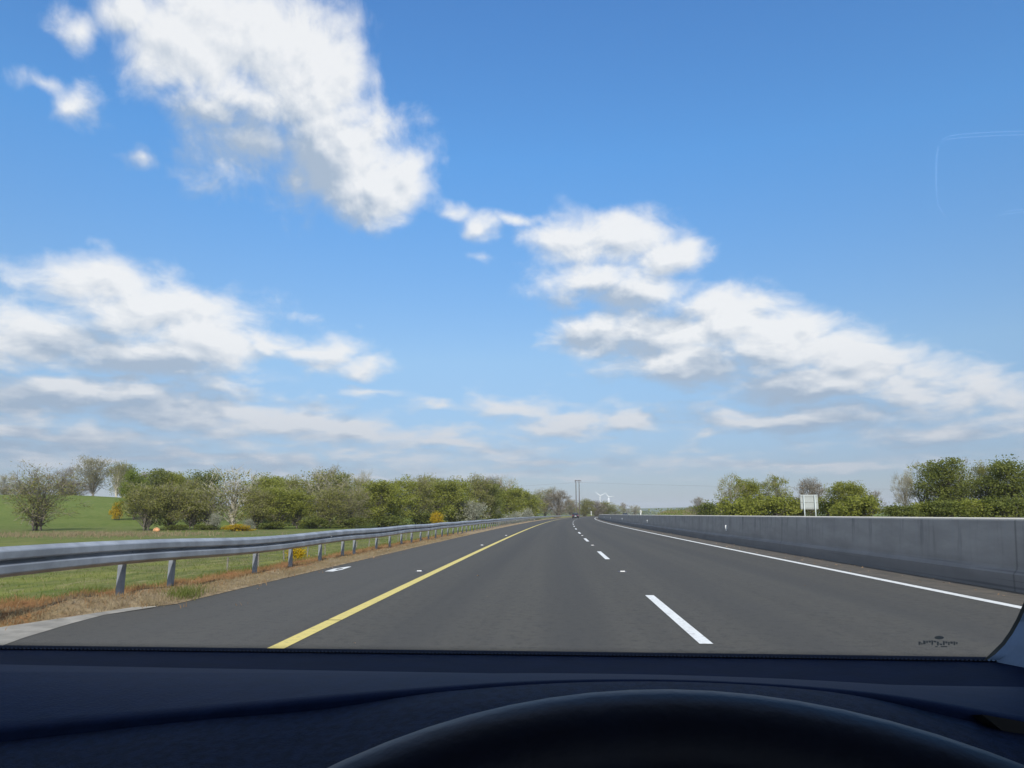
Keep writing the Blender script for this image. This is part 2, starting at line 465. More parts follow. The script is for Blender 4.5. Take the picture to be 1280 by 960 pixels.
py = [4.0, 6.0, 10.1, 11.45, 14.7, 16.7, 18.8, 20.8, 22.0, 24.7, 26.7, 28.7]
while py[-1] < 200: py.append(py[-1] + 2.0 + (0.6 if py[-1] > 120 else 0))
py = py[:96]
pm = MB()
pm.box((0, 0, 0), (.012, .10, 1.1)); pm.box((-.03, .046, 0), (.05, .008, 1.1)); pm.box((-.03, -.046, 0), (.05, .008, 1.1))
pm.box((.04, 0, .44), (.07, .06, .12))
pm = pm.mesh('post', M['poststeel'])
for i, y in enumerate(py):
    o = link('post', pm, g); o.location = rel(g, (rx(-5.72, y), y, .05 + berm(y) * .8))
    o.rotation_euler = (R(random.uniform(-1.5, 1.5)), R(random.uniform(-1, 1)), 0)
for y in (19.1, 42, 66, 90):
    o = MB().box((0, 0, 0), (.03, .06, .07)).build('reflector', M['reflector'], g)
    o.location = rel(g, (rx(-5.575, y), y, .60 + berm(y)))

bolt = MB().tube([(0, 0, 0), (.02, 0, 0)], .022, 8).mesh('bolt', M['poststeel'])
for y in py[2:24]:
    o = link('bolt', bolt, g); o.location = rel(g, (rx(-5.615, y), y, .565 + berm(y) * .8))

# ------------------------------------------------------------------ concrete median barrier
bar = empty('concrete_barrier', (rx(6.5, 8), 8, 0)); tag(bar, 'long grey concrete barrier wall along the central reserve', 'barrier')
prof = [(l_ + .48, z_ + (.03 if z_ > .9 else 0)) for l_, z_ in [(6.34, -.05), (6.345, .25), (6.40, .32), (6.41, .36), (6.45, 1.0), (6.462, 1.035), (6.49, 1.05), (6.70, 1.05), (6.73, 1.035), (6.74, 1.0), (6.80, .36), (6.86, .25), (6.86, -.05)]]
mb = MB(); uv = []; rows = []
for y in ysteps(-6, 650, .8):
    rows.append([rel(bar, (rx(l, y), y, z)) for l, z in prof]); uv += [(z, y) for l, z in prof]
mb.grid(rows); mb.build('wall_body', M['concrete'], bar, uv=uv)
for px, pyy in ((910.5, 659), (810.5, 651), (778.5, 648.8), (763.8, 647.3), (755.7, 646.4)):
    # distance at which the barrier face is seen in this direction
    best = min(np.arange(8, 300, .25), key=lambda y: abs(at(px, pyy, y).x - rx(6.91, y)) if y < 250 else 9)
    o = MB().box((0, 0, 0), (.07, .03, .16)).box((0, 0, -.11), (.05, .02, .06)).build('reflector', M['reflector'], bar)
    o.location = rel(bar, (rx(6.84, best), best, .62)); 

# ------------------------------------------------------------------ road studs
def stud(l, y, label):
    e = empty('road_stud', (rx(l, y), y, .0)); tag(e, label, 'road stud', 'reflective road studs')
    MB().box((0, 0, .006), (.17, .24, .012)).box((0, 0, .016), (.11, .13, .014)).build('casting', M['wire'], e, bevel=.004)
    MB().box((0, -.065, .022), (.09, .012, .014)).build('reflector', M['reflector'], e)
stud(1.345, 15.6, 'metal road stud in the gap beyond the nearest white lane dash')
stud(1.345, 28.5, 'metal road stud in the second gap of the white lane dashes')
stud(1.345, 41.3, 'metal road stud in the third gap of the white lane dashes')
stud(-2.69, 15.5, 'reflective stud on the shoulder beside the yellow line, nearest of its row')
stud(-2.69, 28.4, 'reflective stud on the shoulder beside the yellow line, second of its row')
stud(-2.69, 41.2, 'reflective stud on the shoulder beside the yellow line, third of its row')

# dry leaves and grit by the barrier foot, sparse on the road
def leaves_litter():
    P = []; 
    for _ in range(230):
        y = random.uniform(5, 60); l = 5.85 + .9 * random.random() ** .6
        P.append((l, y))
    P += [(random.uniform(-4.9, 5), random.uniform(6, 40)) for _ in range(16)]
    P += [(random.gauss(-4.85, .08), random.uniform(11, 40)) for _ in range(60)]
    mb = MB()
    for l, y in P:
        s = random.uniform(.010, .030); a = random.uniform(0, 6.28); c, d = math.cos(a) * s, math.sin(a) * s
        x = rx(l, y); z = .008
        mb.add([(x - c, y - d, z), (x + d * .6, y - c * .6, z + random.uniform(0, s * .6)), (x + c, y + d, z), (x - d * .6, y + c * .6, z + random.uniform(0, s))], [(0, 1, 2, 3)])
    return mb
tag(leaves_litter().build('leaf_litter', M['litter']), 'dry leaves and grit scattered along the barrier foot and shoulder edge', 'litter', kind='stuff')

# ------------------------------------------------------------------ grass on the verge
def grass(name, label, mat, N, lsamp, ysamp, h, wd, lean=.5, blades=5, spread=.06, zf=vz):
    l = lsamp(N); y = ysamp(N)
    base = np.array([[rx(squeeze(a, c) if zf is vz else a, c), c, zf(a, c) - .01] for a, c in zip(l, y)])
    k = N * blades
    B = np.repeat(base, blades, 0) + np.c_[rng.normal(0, spread, (k, 2)), np.zeros(k)]
    hh = h * rng.uniform(.45, 1.25, k); a = rng.uniform(0, 2 * np.pi, k); w = wd * rng.uniform(.6, 1.3, k)
    side = np.c_[np.cos(a), np.sin(a), np.zeros(k)] * w[:, None]
    b2 = rng.uniform(0, 2 * np.pi, k); lv = lean * rng.uniform(0, 1, k) * hh
    mid = B + np.c_[np.cos(b2) * lv * .35, np.sin(b2) * lv * .35, hh * .6]
    tip = B + np.c_[np.cos(b2) * lv, np.sin(b2) * lv, hh]
    V = np.stack([B - side, B + side, mid + side * .7, mid - side * .7, tip + side * .12, tip - side * .12], 1).reshape(-1, 3)
    i = np.arange(k) * 6
    Q = np.concatenate([np.stack([i, i + 1, i + 2, i + 3], -1), np.stack([i + 3, i + 2, i + 4, i + 5], -1)])
    tag(link(name, np_mesh(name, V, Q, mat)), label, 'grass', kind='stuff')
yy = lambda N: 3.5 + 40 * rng.random(N) ** 1.7
grass('dry_grass', 'dry straw coloured grass along the asphalt edge', L['straw'], 7000, lambda N: -4.9 - np.abs(rng.normal(0, .36, N)), yy, .055, .0028, 1.3)
grass('rust_grass', 'reddish brown dead grass under the guard rail', L['rust'], 5200, lambda N: rng.normal(-6.15, .5, N), yy, .075, .0035, 1.1)
grass('green_grass', 'green grass on the bank behind the guard rail', L['blade'], 9000, lambda N: -6.4 - np.abs(rng.normal(0, 2.0, N)), lambda N: 3.5 + 65 * rng.random(N) ** 1.5, .11, .006, .8)
tp = on_z(219, 742, .06)
grass('rough_pasture', 'rough tufts of pasture grass in the field beyond the fence', L['blade'], 6000, lambda N: -9 - 26 * rng.random(N) ** 1.2, lambda N: 8 + 70 * rng.random(N) ** 1.2, .10, .012, 1.1, spread=.25, zf=lambda l, y: vz(l, y) if l > -13 else float(terrain(rx(l, y), y)))
grass('dead_pasture', 'pale dead grass among the pasture beyond the fence', L['straw'], 2600, lambda N: -8 - 30 * rng.random(N) ** 1.2, lambda N: 8 + 80 * rng.random(N) ** 1.2, .085, .010, 1.3, spread=.3, zf=lambda l, y: vz(l, y) if l > -13 else float(terrain(rx(l, y), y)))
grass('grass_tuft', 'green grass tuft at the asphalt edge', L['blade'], 60, lambda N: rng.normal(-5.05, .08, N), lambda N: rng.normal(tp.y, .22, N), .14, .005, .9)
grass('dry_reeds', 'band of dry reeds across the low field', L['straw'], 1100, lambda N: rng.normal(-57, 8, N), lambda N: rng.normal(90, 5, N) + 3 * np.sin(rng.normal(0, 2, N)), .36, .022, .7, zf=lambda l, y: float(terrain(rx(l, y), y)))

grass('mound_grass', 'rough straw and green grass covering the mound beyond the barrier', L['straw'], 1600, lambda N: rng.normal(31, 9, N), lambda N: rng.normal(228, 20, N), .45, .05, .8, spread=.5, zf=lambda l, y: float(terrain(rx(l, y), y)))
grass('mound_weeds', 'green weeds among the straw grass on the mound beyond the barrier', L['lime'], 900, lambda N: rng.normal(31, 9, N), lambda N: rng.normal(228, 20, N), .5, .06, .8, spread=.6, zf=lambda l, y: float(terrain(rx(l, y), y)))
# ------------------------------------------------------------------ post and wire fences
pmesh = MB().tube([(0, 0, -.3), (.01, 0, .74)], [.026, .024], 7).mesh('post', M['timber'])
def fence(name, pts, label, cat='fence'):
    e = empty(name, pts[0]); tag(e, label, cat)
    for p in pts:
        o = link('post', pmesh, e); o.location = rel(e, p); o.rotation_euler = (R(random.uniform(-4, 4)), R(random.uniform(-4, 4)), 0)
        o.scale = (1, 1, random.uniform(.94, 1.06))
    for h in (.25, .48, .68):
        MB().tube([rel(e, (p[0], p[1], p[2] + h)) for p in pts], .004, 4).build('wire', M['wire'], e)
pts = []; y = 21.
while y < 130: pts.append((rx(-9.0, y), y, vz(-9.0, y))); y += 2.25
fence('farm_fence', pts, 'low post and wire fence at the foot of the bank behind the guard rail')
pts = [(at(876 + i * 3.2, 640, 150 - i * 9).x, 150 - i * 9, .55) for i in range(6)]
pts = [(p[0], p[1], float(terrain(p[0], p[1])) + .75) for p in pts]
fence('field_fence', pts, 'short row of pale fence posts beside the dark bush beyond the barrier')

# ------------------------------------------------------------------ trees
def lobes(W, z0, Ht, n, rr, sq=1.0):
    out = []
    for i in range(n):
        t = (i + .5) / n
        z = z0 + (Ht - z0) * (.18 + .70 * t)
        wr = W / 2 * math.sin(math.pi * (.22 + .62 * t)) ** sq
        a = i * 2.4 + rng.uniform(-.5, .5); r = wr * rng.uniform(.25, .62)
        q = rr * rng.uniform(.8, 1.2) * (1.1 - .35 * t)
        out.append((r * math.cos(a), r * math.sin(a), min(z, Ht - q * .7), q))
    return out
def tree_proto(name, Ht=10, W=9, z0=.7, nl=12, rr=2.2, ncl=120, nleaf=92, ls=.20, cr=.68, leaf='green', bark='bark', ntw=0, tw='twig', twl=1.1, stems=1, tr=.2, tww=.03, sq=1.0):
    lb = lobes(W, z0, Ht, nl, rr, sq)
    C = []
    for i in range(ncl):
        x, y, z, r = lb[int(rng.integers(len(lb)))]
        d = rng.normal(size=3); d /= np.linalg.norm(d)
        k = r * rng.uniform(.45, 1.0)
        p = np.array([x, y, z]) + d * k * np.array([1, 1, .85])
        p[2] = max(p[2], z0 * .7 + .2); C.append(p)
    C = np.array(C)
    # wood
    mb = MB()
    roots = []
    for s in range(stems):
        a = s * 2.2; off = .0 if stems == 1 else .35
        top = Vector((math.cos(a) * off * 3 + rng.normal(0, .3), math.sin(a) * off * 3 + rng.normal(0, .3), Ht * .80))
        b0 = Vector((math.cos(a) * off, math.sin(a) * off, -.4))
        path = [b0 + (top - b0) * t + Vector((rng.normal(0, .12), rng.normal(0, .12), 0)) * (t * 2) for t in (0, .12, .25, .4, .55, .7, .85, 1)]
        mb.tube(path, [tr * k / math.sqrt(stems) for k in (1.35, 1.0, .85, .68, .5, .36, .24, .1)], 7); roots.append(path)
    order = np.argsort(C[:, 2])
    for i in order[::1 if ncl < 130 else 2]:
        c = Vector(C[i]); path = roots[int(rng.integers(stems))]
        j = max(1, min(6, int((c.z / Ht) * 6.5 - rng.uniform(.6, 2.0)))); b0 = path[j]
        mid = b0.lerp(c, .5) + Vector((rng.normal(0, .25), rng.normal(0, .25), .25 + rng.uniform(0, .3)))
        r0 = tr * .34 * (1 - .5 * c.z / Ht)
        mb.tube([b0, b0.lerp(mid, .5), mid, c], [r0, r0 * .7, r0 * .5, r0 * .18], 4, False)
    trunk = mb.mesh(name + '_trunk', M[bark], True)
    Vs = []
    if nleaf:
        k = ncl * nleaf
        cc = np.repeat(C, nleaf, 0) + np.clip(rng.normal(0, 1, (k, 3)), -1.5, 1.5) * cr * np.repeat(rng.uniform(.6, 1.25, (ncl, 1)), nleaf, 0) * np.array([1, 1, .8])
        cc[:, 2] = np.maximum(cc[:, 2], .25)
        u = rng.normal(size=(k, 3)); u /= np.linalg.norm(u, axis=1)[:, None]
        w = np.cross(u, rng.normal(size=(k, 3))); w /= np.linalg.norm(w, axis=1)[:, None]
        s = (ls * rng.uniform(.5, 1.3, k))[:, None] * .5
        Vs.append(np.stack([cc - u * s * 1.3, cc + w * s, cc + u * s * 1.3, cc - w * s], 1).reshape(-1, 3))
    nl_ = sum(len(v) for v in Vs) // 4
    if ntw:
        k = ncl * ntw
        cc = np.repeat(C, ntw, 0) + rng.normal(0, .25, (k, 3))
        ctr = np.array([0, 0, Ht * .35])
        d = cc - ctr; d /= np.linalg.norm(d, axis=1)[:, None]
        d = d + rng.normal(0, .55, (k, 3)) + np.array([0, 0, .25]); d /= np.linalg.norm(d, axis=1)[:, None]
        ln = (twl * rng.uniform(.4, 1.2, k))[:, None]
        w = np.cross(d, rng.normal(size=(k, 3))); w /= np.linalg.norm(w, axis=1)[:, None]
        s = tww * rng.uniform(.6, 1.2, k)[:, None]
        Vs.append(np.stack([cc - w * s, cc + w * s, cc + d * ln + w * s * .35, cc + d * ln - w * s * .35], 1).reshape(-1, 3))
    V = np.concatenate(Vs); nq = len(V) // 4
    me = np_mesh(name + '_crown', V, np.arange(nq * 4).reshape(nq, 4), L[leaf] if nleaf else L[tw])
    if nleaf and ntw:
        me.materials.append(L[tw]); idx = np.zeros(nq, np.int32); idx[nl_:] = 1
        me.polygons.foreach_set('material_index', idx)
    me.update()
    top = float(np.percentile(V[:, 2], 99.2)); wid = float(np.percentile(np.abs(V[:, 0]), 98) * 2)
    return dict(trunk=trunk, crown=me, top=top, wid=wid)
PR = {}
PR['green'] = [tree_proto('green_a', leaf='green', ntw=2), tree_proto('green_b', leaf='green', W=10, nl=13, ntw=2)]
PR['olive'] = [tree_proto('olive_a', leaf='olive', nleaf=72, ls=.18, ntw=7, tw='twigb', cr=.7, stems=2), tree_proto('olive_b', leaf='olive', nleaf=76, ls=.18, ntw=6, tw='twig', W=10, nl=13, cr=.7, stems=3)]
PR['dark'] = [tree_proto('dark_a', leaf='dark', nleaf=92, ls=.2), tree_proto('dark_b', leaf='dark', nleaf=85, W=8, Ht=11)]
PR['lime'] = [tree_proto('lime_a', leaf='lime', W=8, nl=9), tree_proto('lime_b', leaf='lime', W=9, nl=11)]
PR['grey'] = [tree_proto('grey_a', leaf='grey', nleaf=36, ls=.17, ntw=12, tw='twig', bark='greybark', z0=2.2, cr=.75, nl=12, ncl=110), tree_proto('grey_b', leaf='brown', nleaf=14, ls=.14, ntw=20, tw='twigb', bark='greybark', z0=2, cr=.7, W=8)]
PR['bare'] = [tree_proto('bare_a', nleaf=0, ntw=26, tw='twig', bark='greybark', z0=2.5, ncl=95, twl=1.3, tww=.022), tree_proto('bare_b', nleaf=0, ntw=24, tw='twigb', bark='bark', z0=2, ncl=85, twl=1.2, W=7.5, tww=.022)]
PR['white'] = [tree_proto('white_a', leaf='olive', nleaf=30, ls=.2, ntw=9, tw='twigp', bark='palebark', z0=1.2, ncl=85, twl=1.3, W=9, tr=.26, cr=.7), tree_proto('white_b', leaf='olive', nleaf=16, ls=.18, ntw=12, tw='twigp', bark='palebark', z0=2., ncl=70, twl=1.2, W=7, tr=.24)]
PR['sparse'] = [tree_proto('sparse_a', leaf='olive', nleaf=60, ls=.12, ntw=11, tw='twigb', bark='bark', z0=1.2, ncl=100, cr=.75, stems=3), tree_proto('sparse_b', leaf='green', nleaf=22, ls=.19, ntw=10, tw='twig', bark='bark', z0=1.5, ncl=75, cr=.6, Ht=11, W=7.5, stems=2)]
PR['column'] = [tree_proto('column_a', leaf='green', nleaf=34, ls=.2, ntw=8, tw='twig', Ht=11, W=5.5, rr=1.5, z0=1, cr=.5, ncl=80, stems=2, sq=.7)]
PR['bush'] = [tree_proto('bush_a', Ht=3.4, W=6, z0=.2, nl=9, rr=1.25, ncl=70, nleaf=60, ls=.17, cr=.42, leaf='dark', stems=3, tr=.1), tree_proto('bush_b', Ht=3.2, W=6, z0=.2, nl=9, rr=1.2, ncl=70, nleaf=60, ls=.17, cr=.42, leaf='green', stems=3, tr=.1)]
PR['gorse'] = [tree_proto('gorse_a', Ht=2.2, W=3.4, z0=.2, nl=7, rr=.75, ncl=50, nleaf=60, ls=.12, cr=.28, leaf='gorse', stems=3, tr=.07)]
PR['blossom'] = [tree_proto('blossom_a', Ht=4, W=5, z0=.3, nl=8, rr=1.2, ncl=60, nleaf=40, ls=.15, cr=.5, leaf='blossom', ntw=6, twl=.6, stems=3, tr=.1)]
PR['scrub'] = [tree_proto('scrub_a', Ht=2.6, W=6, z0=.1, nl=9, rr=1.0, ncl=70, nleaf=40, ls=.14, cr=.4, leaf='blossom', ntw=12, tw='twig', twl=.5, stems=4, tr=.07, tww=.015)]
cnt = {}
def plant(kind, px, top, Z, wpx, label, name='tree', cat='tree', group=None, var=None, base=None):
    c = at(px, 642, Z); gz = float(terrain(c.x, Z)) if base is None else base
    zt = at(px, top, Z).z; h = zt - gz
    i = cnt.get(kind, 0); cnt[kind] = i + 1
    P = PR[kind][(i if var is None else var) % len(PR[kind])]
    e = empty(name, (c.x, Z, gz - .05), rng.uniform(0, 6.28))
    sz = h / P['top']; sx = wpx / F * Z / P['wid'] * (1.28 if px < 700 and cat == 'tree' else 1.1)
    e.scale = (sx, sx, sz)
    tag(e, label, cat, group)
    link('trunk' if cat == 'tree' else 'stem', P['trunk'], e)
    link('crown' if cat == 'tree' else 'foliage', P['crown'], e)
    return e
GL = 'trees of the wood along the left field'
T = [
 # hill crest, far left
 ('bare', 2, 592, 262, 26, 'bare dark tree cut by the left edge of the photo on the hill'),
 ('grey', 30, 603, 265, 52, 'low grey hedge tree on the hill left of the lone field tree'),
 ('bare', 75, 583, 258, 24, 'slim bare pinkish tree on the hill behind the lone field tree'),
 ('grey', 88, 600, 262, 36, 'low grey tree filling the gap left of the tall bare hilltop tree'),
 ('grey', 114, 571, 250, 40, 'tall rounded bare grey tree at the top of the green hill'),
 ('white', 143, 577, 249, 24, 'bare tree with a leaning white trunk on the hill crest'),
 ('dark', 151, 581, 256, 20, 'dark ivy clad tree behind the white trunk on the hill crest'),
 # lone field tree
 ('sparse', 48, 582, 112, 66, 'lone sparse brown olive tree standing in the field left of the wood'),
 # back row
 ('lime', 168, 589, 168, 34, 'bright yellow green tree at the left end of the wood'),
 ('dark', 196, 587, 176, 36, 'dark green round topped tree behind the left end of the wood'),
 ('grey', 176, 592, 182, 30, 'dull grey tree between the yellow green and the dark green tree'),
 ('green', 219, 591, 176, 30, 'small green topped tree right of the dark round one in the back row'),
 ('dark', 256, 590, 172, 36, 'dark tree showing above the gap left of the white branched tree'),
 ('olive', 238, 600, 165, 34, 'dull olive tree low in the back row before the dark topped tree'),
 ('green', 327, 595, 168, 44, 'green tree rising behind the white branched tree to its right'),
 ('green', 340, 597, 185, 40, 'thin green crown showing over the paler trees in mid wood'),
 ('green', 356, 599, 165, 36, 'mid green tree in the back row just left of the tall grey topped pair'),
 ('dark', 424, 592, 172, 28, 'dark green crown right of the tall white stemmed tree'),
 ('bare', 449, 589, 178, 36, 'bare grey tree standing above the brown trees in mid wood'),
 ('grey', 404, 584, 172, 34, 'pale twiggy crown above the tall white stemmed tree'),
 # front row
 ('olive', 184, 605, 114, 48, 'dense olive hawthorn tree at the near left corner of the wood'),
 ('olive', 214, 606, 118, 46, 'olive tree with a dark bare trunk, second of the front row'),
 ('olive', 240, 610, 121, 40, 'olive tree with a leaning trunk, third of the front row'),
 ('sparse', 264, 611, 122, 40, 'brownish sparse tree directly left of the white branched tree'),
 ('white', 292, 586, 126, 62, 'spreading tree with bright white branches in the front row'),
 ('olive', 322, 612, 124, 44, 'olive tree standing behind the yellow gorse at the front row'),
 ('green', 346, 609, 127, 38, 'small green tree with twin trunks right of the yellow gorse'),
 ('green', 372, 613, 130, 34, 'fresh green low tree in the front row beside a dark gap'),
 ('olive', 370, 598, 150, 46, 'olive twiggy tree above the fresh green low tree'),
 ('white', 402, 589, 146, 52, 'tall pale olive tree with white stems in mid wood'),
 ('olive', 410, 610, 133, 42, 'dull olive rounded tree in the front row below the white stemmed tree'),
 ('sparse', 436, 606, 136, 42, 'reddish brown twiggy tree in the front row of mid wood'),
 ('olive', 458, 600, 160, 38, 'dull olive tree directly right of the bare grey one'),
 ('green', 474, 602, 142, 44, 'broad fresh green tree with a dark foot in the front row'),
 ('green', 497, 598, 150, 42, 'tall green tree right of the broad fresh green one'),
 ('olive', 520, 598, 158, 38, 'olive tree with a rounded top in the right half of the wood'),
 ('olive', 538, 595, 185, 36, 'pale topped olive tree standing behind the green ones in the right half'),
 ('green', 549, 601, 165, 42, 'green tree directly behind the second yellow gorse'),
 ('green', 572, 599, 172, 38, 'dense green tree left of the grey blossom bush'),
 ('olive', 592, 595, 182, 38, 'olive green tree above the grey blossom bush'),
 ('dark', 610, 603, 186, 32, 'dark green tree right of the grey blossom bush'),
 ('white', 632, 596, 215, 28, 'pale bare tree with upright white twigs near the wood end'),
 ('grey', 616, 596, 206, 26, 'grey twiggy tree left of the pale upright twigs'),
 ('green', 634, 611, 200, 34, 'low green tree below the pale upright twigs'),
 ('green', 651, 610, 215, 36, 'last rounded green tree at the end of the wood'),
 ('olive', 664, 617, 235, 26, 'olive tree sloping down to the end of the wood'),
 ('grey', 681, 610, 290, 28, 'grey domed tree beyond the end of the wood'),
 ('grey', 697, 613, 285, 26, 'fawn domed tree beside the grey domed one before the poles'),
 # far, across the bend
 ('grey', 714, 624, 400, 22, 'far fawn tree behind the foot of the twin poles'),
 ('olive', 731, 624, 410, 24, 'far olive tree just right of the twin poles'),
 ('grey', 745, 626, 420, 22, 'far grey tree below the first wind turbine'),
 ('olive', 757, 627, 430, 24, 'far olive tree between the two wind turbines'),
 ('sparse', 770, 631, 450, 22, 'far brown tree just right of the second wind turbine'),
 ('bare', 780, 628, 620, 13, 'distant purple grey bare tree above the bend of the barrier'),
 ('bare', 794, 631, 640, 16, 'distant low purple tree right of the taller purple one'),
 # right side
 ('bare', 873, 621, 175, 22, 'pinkish bare round tree behind the dark bush beyond the barrier'),
 ('bare', 902, 624, 190, 14, 'small bare tree between the dark bush and the tall green trees'),
 ('sparse', 915, 593, 116, 34, 'tall airy green tree at the left end of the right hand hedge group', 1),
 ('green', 937, 599, 119, 32, 'rounded green tree second in the group left of the sign'),
 ('column', 957, 601, 122, 24, 'slim light topped green tree third in the group left of the sign'),
 ('column', 977, 594, 117, 26, 'pointed green tree nearest the sign on its left'),
 ('grey', 1016, 598, 112, 32, 'brown twiggy round tree directly behind the white sign', 1),
 ('green', 1063, 602, 100, 42, 'broad light green tree right of the white sign', 0),
 ('bare', 1090, 613, 240, 26, 'small distant bare tree just right of the broad light green tree'),
 ('bare', 1134, 588, 88, 26, 'bare pale tree at the left of the right hand clump'),
 ('sparse', 1157, 579, 90, 42, 'thinly leafed grey green tree second in the right hand clump'),
 ('dark', 1186, 574, 86, 52, 'densest dark leafy tree in the middle of the right hand clump', 1),
 ('sparse', 1206, 577, 92, 28, 'brown green tree at the right shoulder of the dense leafy tree', 0),
 ('olive', 1236, 580, 88, 40, 'rounded olive tree between the densest tree and the right edge tree', 1),
 ('dark', 1267, 575, 84, 56, 'dark leafy tree touching the right edge of the photo'),
]
for t in T:
    kind, px, top, Z, w, lab = t[:6]
    nm = {'bare': 'bare_tree', 'grey': 'bare_tree', 'white': 'bare_tree'}.get(kind, 'leafy_tree')
    plant(kind, px, top, Z, w, lab, nm, 'tree', GL if px < 700 else ('far trees across the bend' if px < 800 else 'trees beyond the barrier'), t[6] if len(t) > 6 else None)
B = [
 ('gorse', 146, 627, 165, 13, 'round yellow gorse bush on the green hillside', 'gorse_bush'),
 ('gorse', 297, 655, 112, 32, 'wide yellow gorse bush at the foot of the white branched tree', 'gorse_bush'),
 ('gorse', 546, 640, 150, 16, 'orange yellow gorse bush before the right half of the wood', 'gorse_bush'),
 ('blossom', 311, 648, 116, 14, 'pale blossoming bush right behind the wide yellow gorse', 'blossom_bush'),
 ('blossom', 270, 641, 118, 16, 'pale blossoming bush left of the white branched tree', 'blossom_bush'),
 ('blossom', 592, 625, 168, 30, 'large grey blossoming bush at the edge of the wood', 'blossom_bush'),
 ('blossom', 623, 634, 185, 8, 'tiny pale blossoming bush right of the large grey one', 'blossom_bush'),
 ('bush', 222, 655, 116, 30, 'low dark undergrowth bush under the second olive tree', 'bush', 0),
 ('bush', 258, 655, 118, 30, 'low dark undergrowth bush under the brownish sparse tree', 'bush', 0),
 ('bush', 340, 652, 124, 40, 'low dark bush below the twin trunked green tree', 'bush', 0),
 ('bush', 392, 646, 130, 44, 'dark bush filling the foot of mid wood', 'bush', 0),
 ('bush', 440, 646, 134, 48, 'dark bush under the reddish brown tree', 'bush', 0),
 ('bush', 486, 644, 140, 48, 'dark bush under the broad fresh green tree', 'bush', 0),
 ('bush', 532, 640, 156, 40, 'dark bush under the rounded olive tree', 'bush', 0),
 ('bush', 570, 638, 170, 34, 'dark bush left of the large grey blossoming bush', 'bush', 0),
 ('bush', 618, 638, 186, 40, 'dark bush right of the large grey blossoming bush', 'bush', 0),
 ('bush', 655, 638, 215, 34, 'dark bush at the end of the wood behind the scrub mound', 'bush', 0),
 ('scrub', 657, 635.5, 150, 22, 'tall grey scrub mound behind the guard rail', 'scrub_bush'),
 ('scrub', 641, 640, 138, 24, 'lower grey scrub mound left of the tall scrub mound', 'scrub_bush'),
 ('bush', 891, 627, 150, 40, 'dark rounded bush left of the tall green trees beyond the barrier', 'bush', 0),
 ('bush', 925, 622, 112, 50, 'green hedge bush under the tall airy tree', 'bush', 1),
 ('bush', 965, 620, 110, 52, 'green hedge bush under the pointed tree', 'bush', 1),
 ('bush', 1000, 622, 116, 34, 'green bush left behind the white sign', 'bush', 1),
 ('bush', 1040, 622, 104, 40, 'green bush right of the white sign', 'bush', 1),
 ('bush', 1070, 620, 96, 56, 'wide green bush under the broad light green tree', 'bush', 1),
 ('bush', 1128, 630, 80, 44, 'low dark hedge bush under the bare pale tree', 'bush', 0),
 ('bush', 1146, 628, 82, 36, 'low green hedge bush under the thinly leafed tree', 'bush', 1),
 ('bush', 1182, 624, 80, 56, 'dark hedge bush under the densest leafy tree', 'bush', 0),
 ('bush', 1222, 624, 80, 56, 'green hedge bush under the rounded olive tree near the right edge', 'bush', 1),
 ('bush', 1262, 620, 78, 56, 'dark hedge bush at the right edge of the photo', 'bush', 0),
]
for t in B:
    kind, px, top, Z, w, lab, nm = t[:7]
    plant(kind, px, top, Z, w, lab, nm, 'bush', {'gorse': 'yellow gorse bushes', 'blossom': 'pale blossom bushes', 'bush': 'hedge bushes', 'scrub': 'scrub mounds'}[kind], t[7] if len(t) > 7 else None)
plant('gorse', 374, 677, 26, 22, 'small yellow gorse seen under the guard rail by the fence', 'gorse_bush', 'bush', 'yellow gorse bushes', base=-.72)

# far woods as one mass on the horizon
def far_woods():
    V = []
    for _ in range(260):
        az = rng.uniform(-.80, .62); d = rng.uniform(900, 2600)
        x, y = math.sin(az) * d, math.cos(az) * d
        if abs(x - K * min(y, 900) ** 2) < 30: continue
        h = rng.uniform(5, 11); w = rng.uniform(8, 24); k = 60
        c = np.array([x, y, float(terrain(x, y))]) + rng.normal(0, 1, (k, 3)) * np.array([w / 2, w / 2, 0]) + np.c_[np.zeros((k, 2)), h * rng.random(k) ** .7]
        u = rng.normal(size=(k, 3)); u /= np.linalg.norm(u, axis=1)[:, None]
        v = np.cross(u, rng.normal(size=(k, 3))); v /= np.linalg.norm(v, axis=1)[:, None]
        s = rng.uniform(1., 2.2, (k, 1))
        V.append(np.stack([c - u * s, c + v * s, c + u * s, c - v * s], 1).reshape(-1, 3))
    V = np.concatenate(V)
    return np_mesh('far_woods', V, np.arange(len(V)).reshape(-1, 4), L['dark'])
tag(link('far_woods', far_woods()), 'distant hedges and woods along the horizon', 'woods', kind='stuff')

# orange lump under the first tree
rp = at(195.5, 665, 108); gz = float(terrain(rp.x, 108))
mb = MB(); mb.sphere((0, 0, .22), (.52, .36, .33), 16, 12, lambda d: 1 + .10 * math.sin(4 * d.x + 2) * math.cos(3 * d.y) + .05 * math.sin(7 * d.z + d.x * 5))
o = mb.build('boulder', M['orange'], smooth=True); o.location = (rp.x, 108, gz)
tag(o, 'small orange boulder in the grass below the corner tree of the wood', 'boulder')

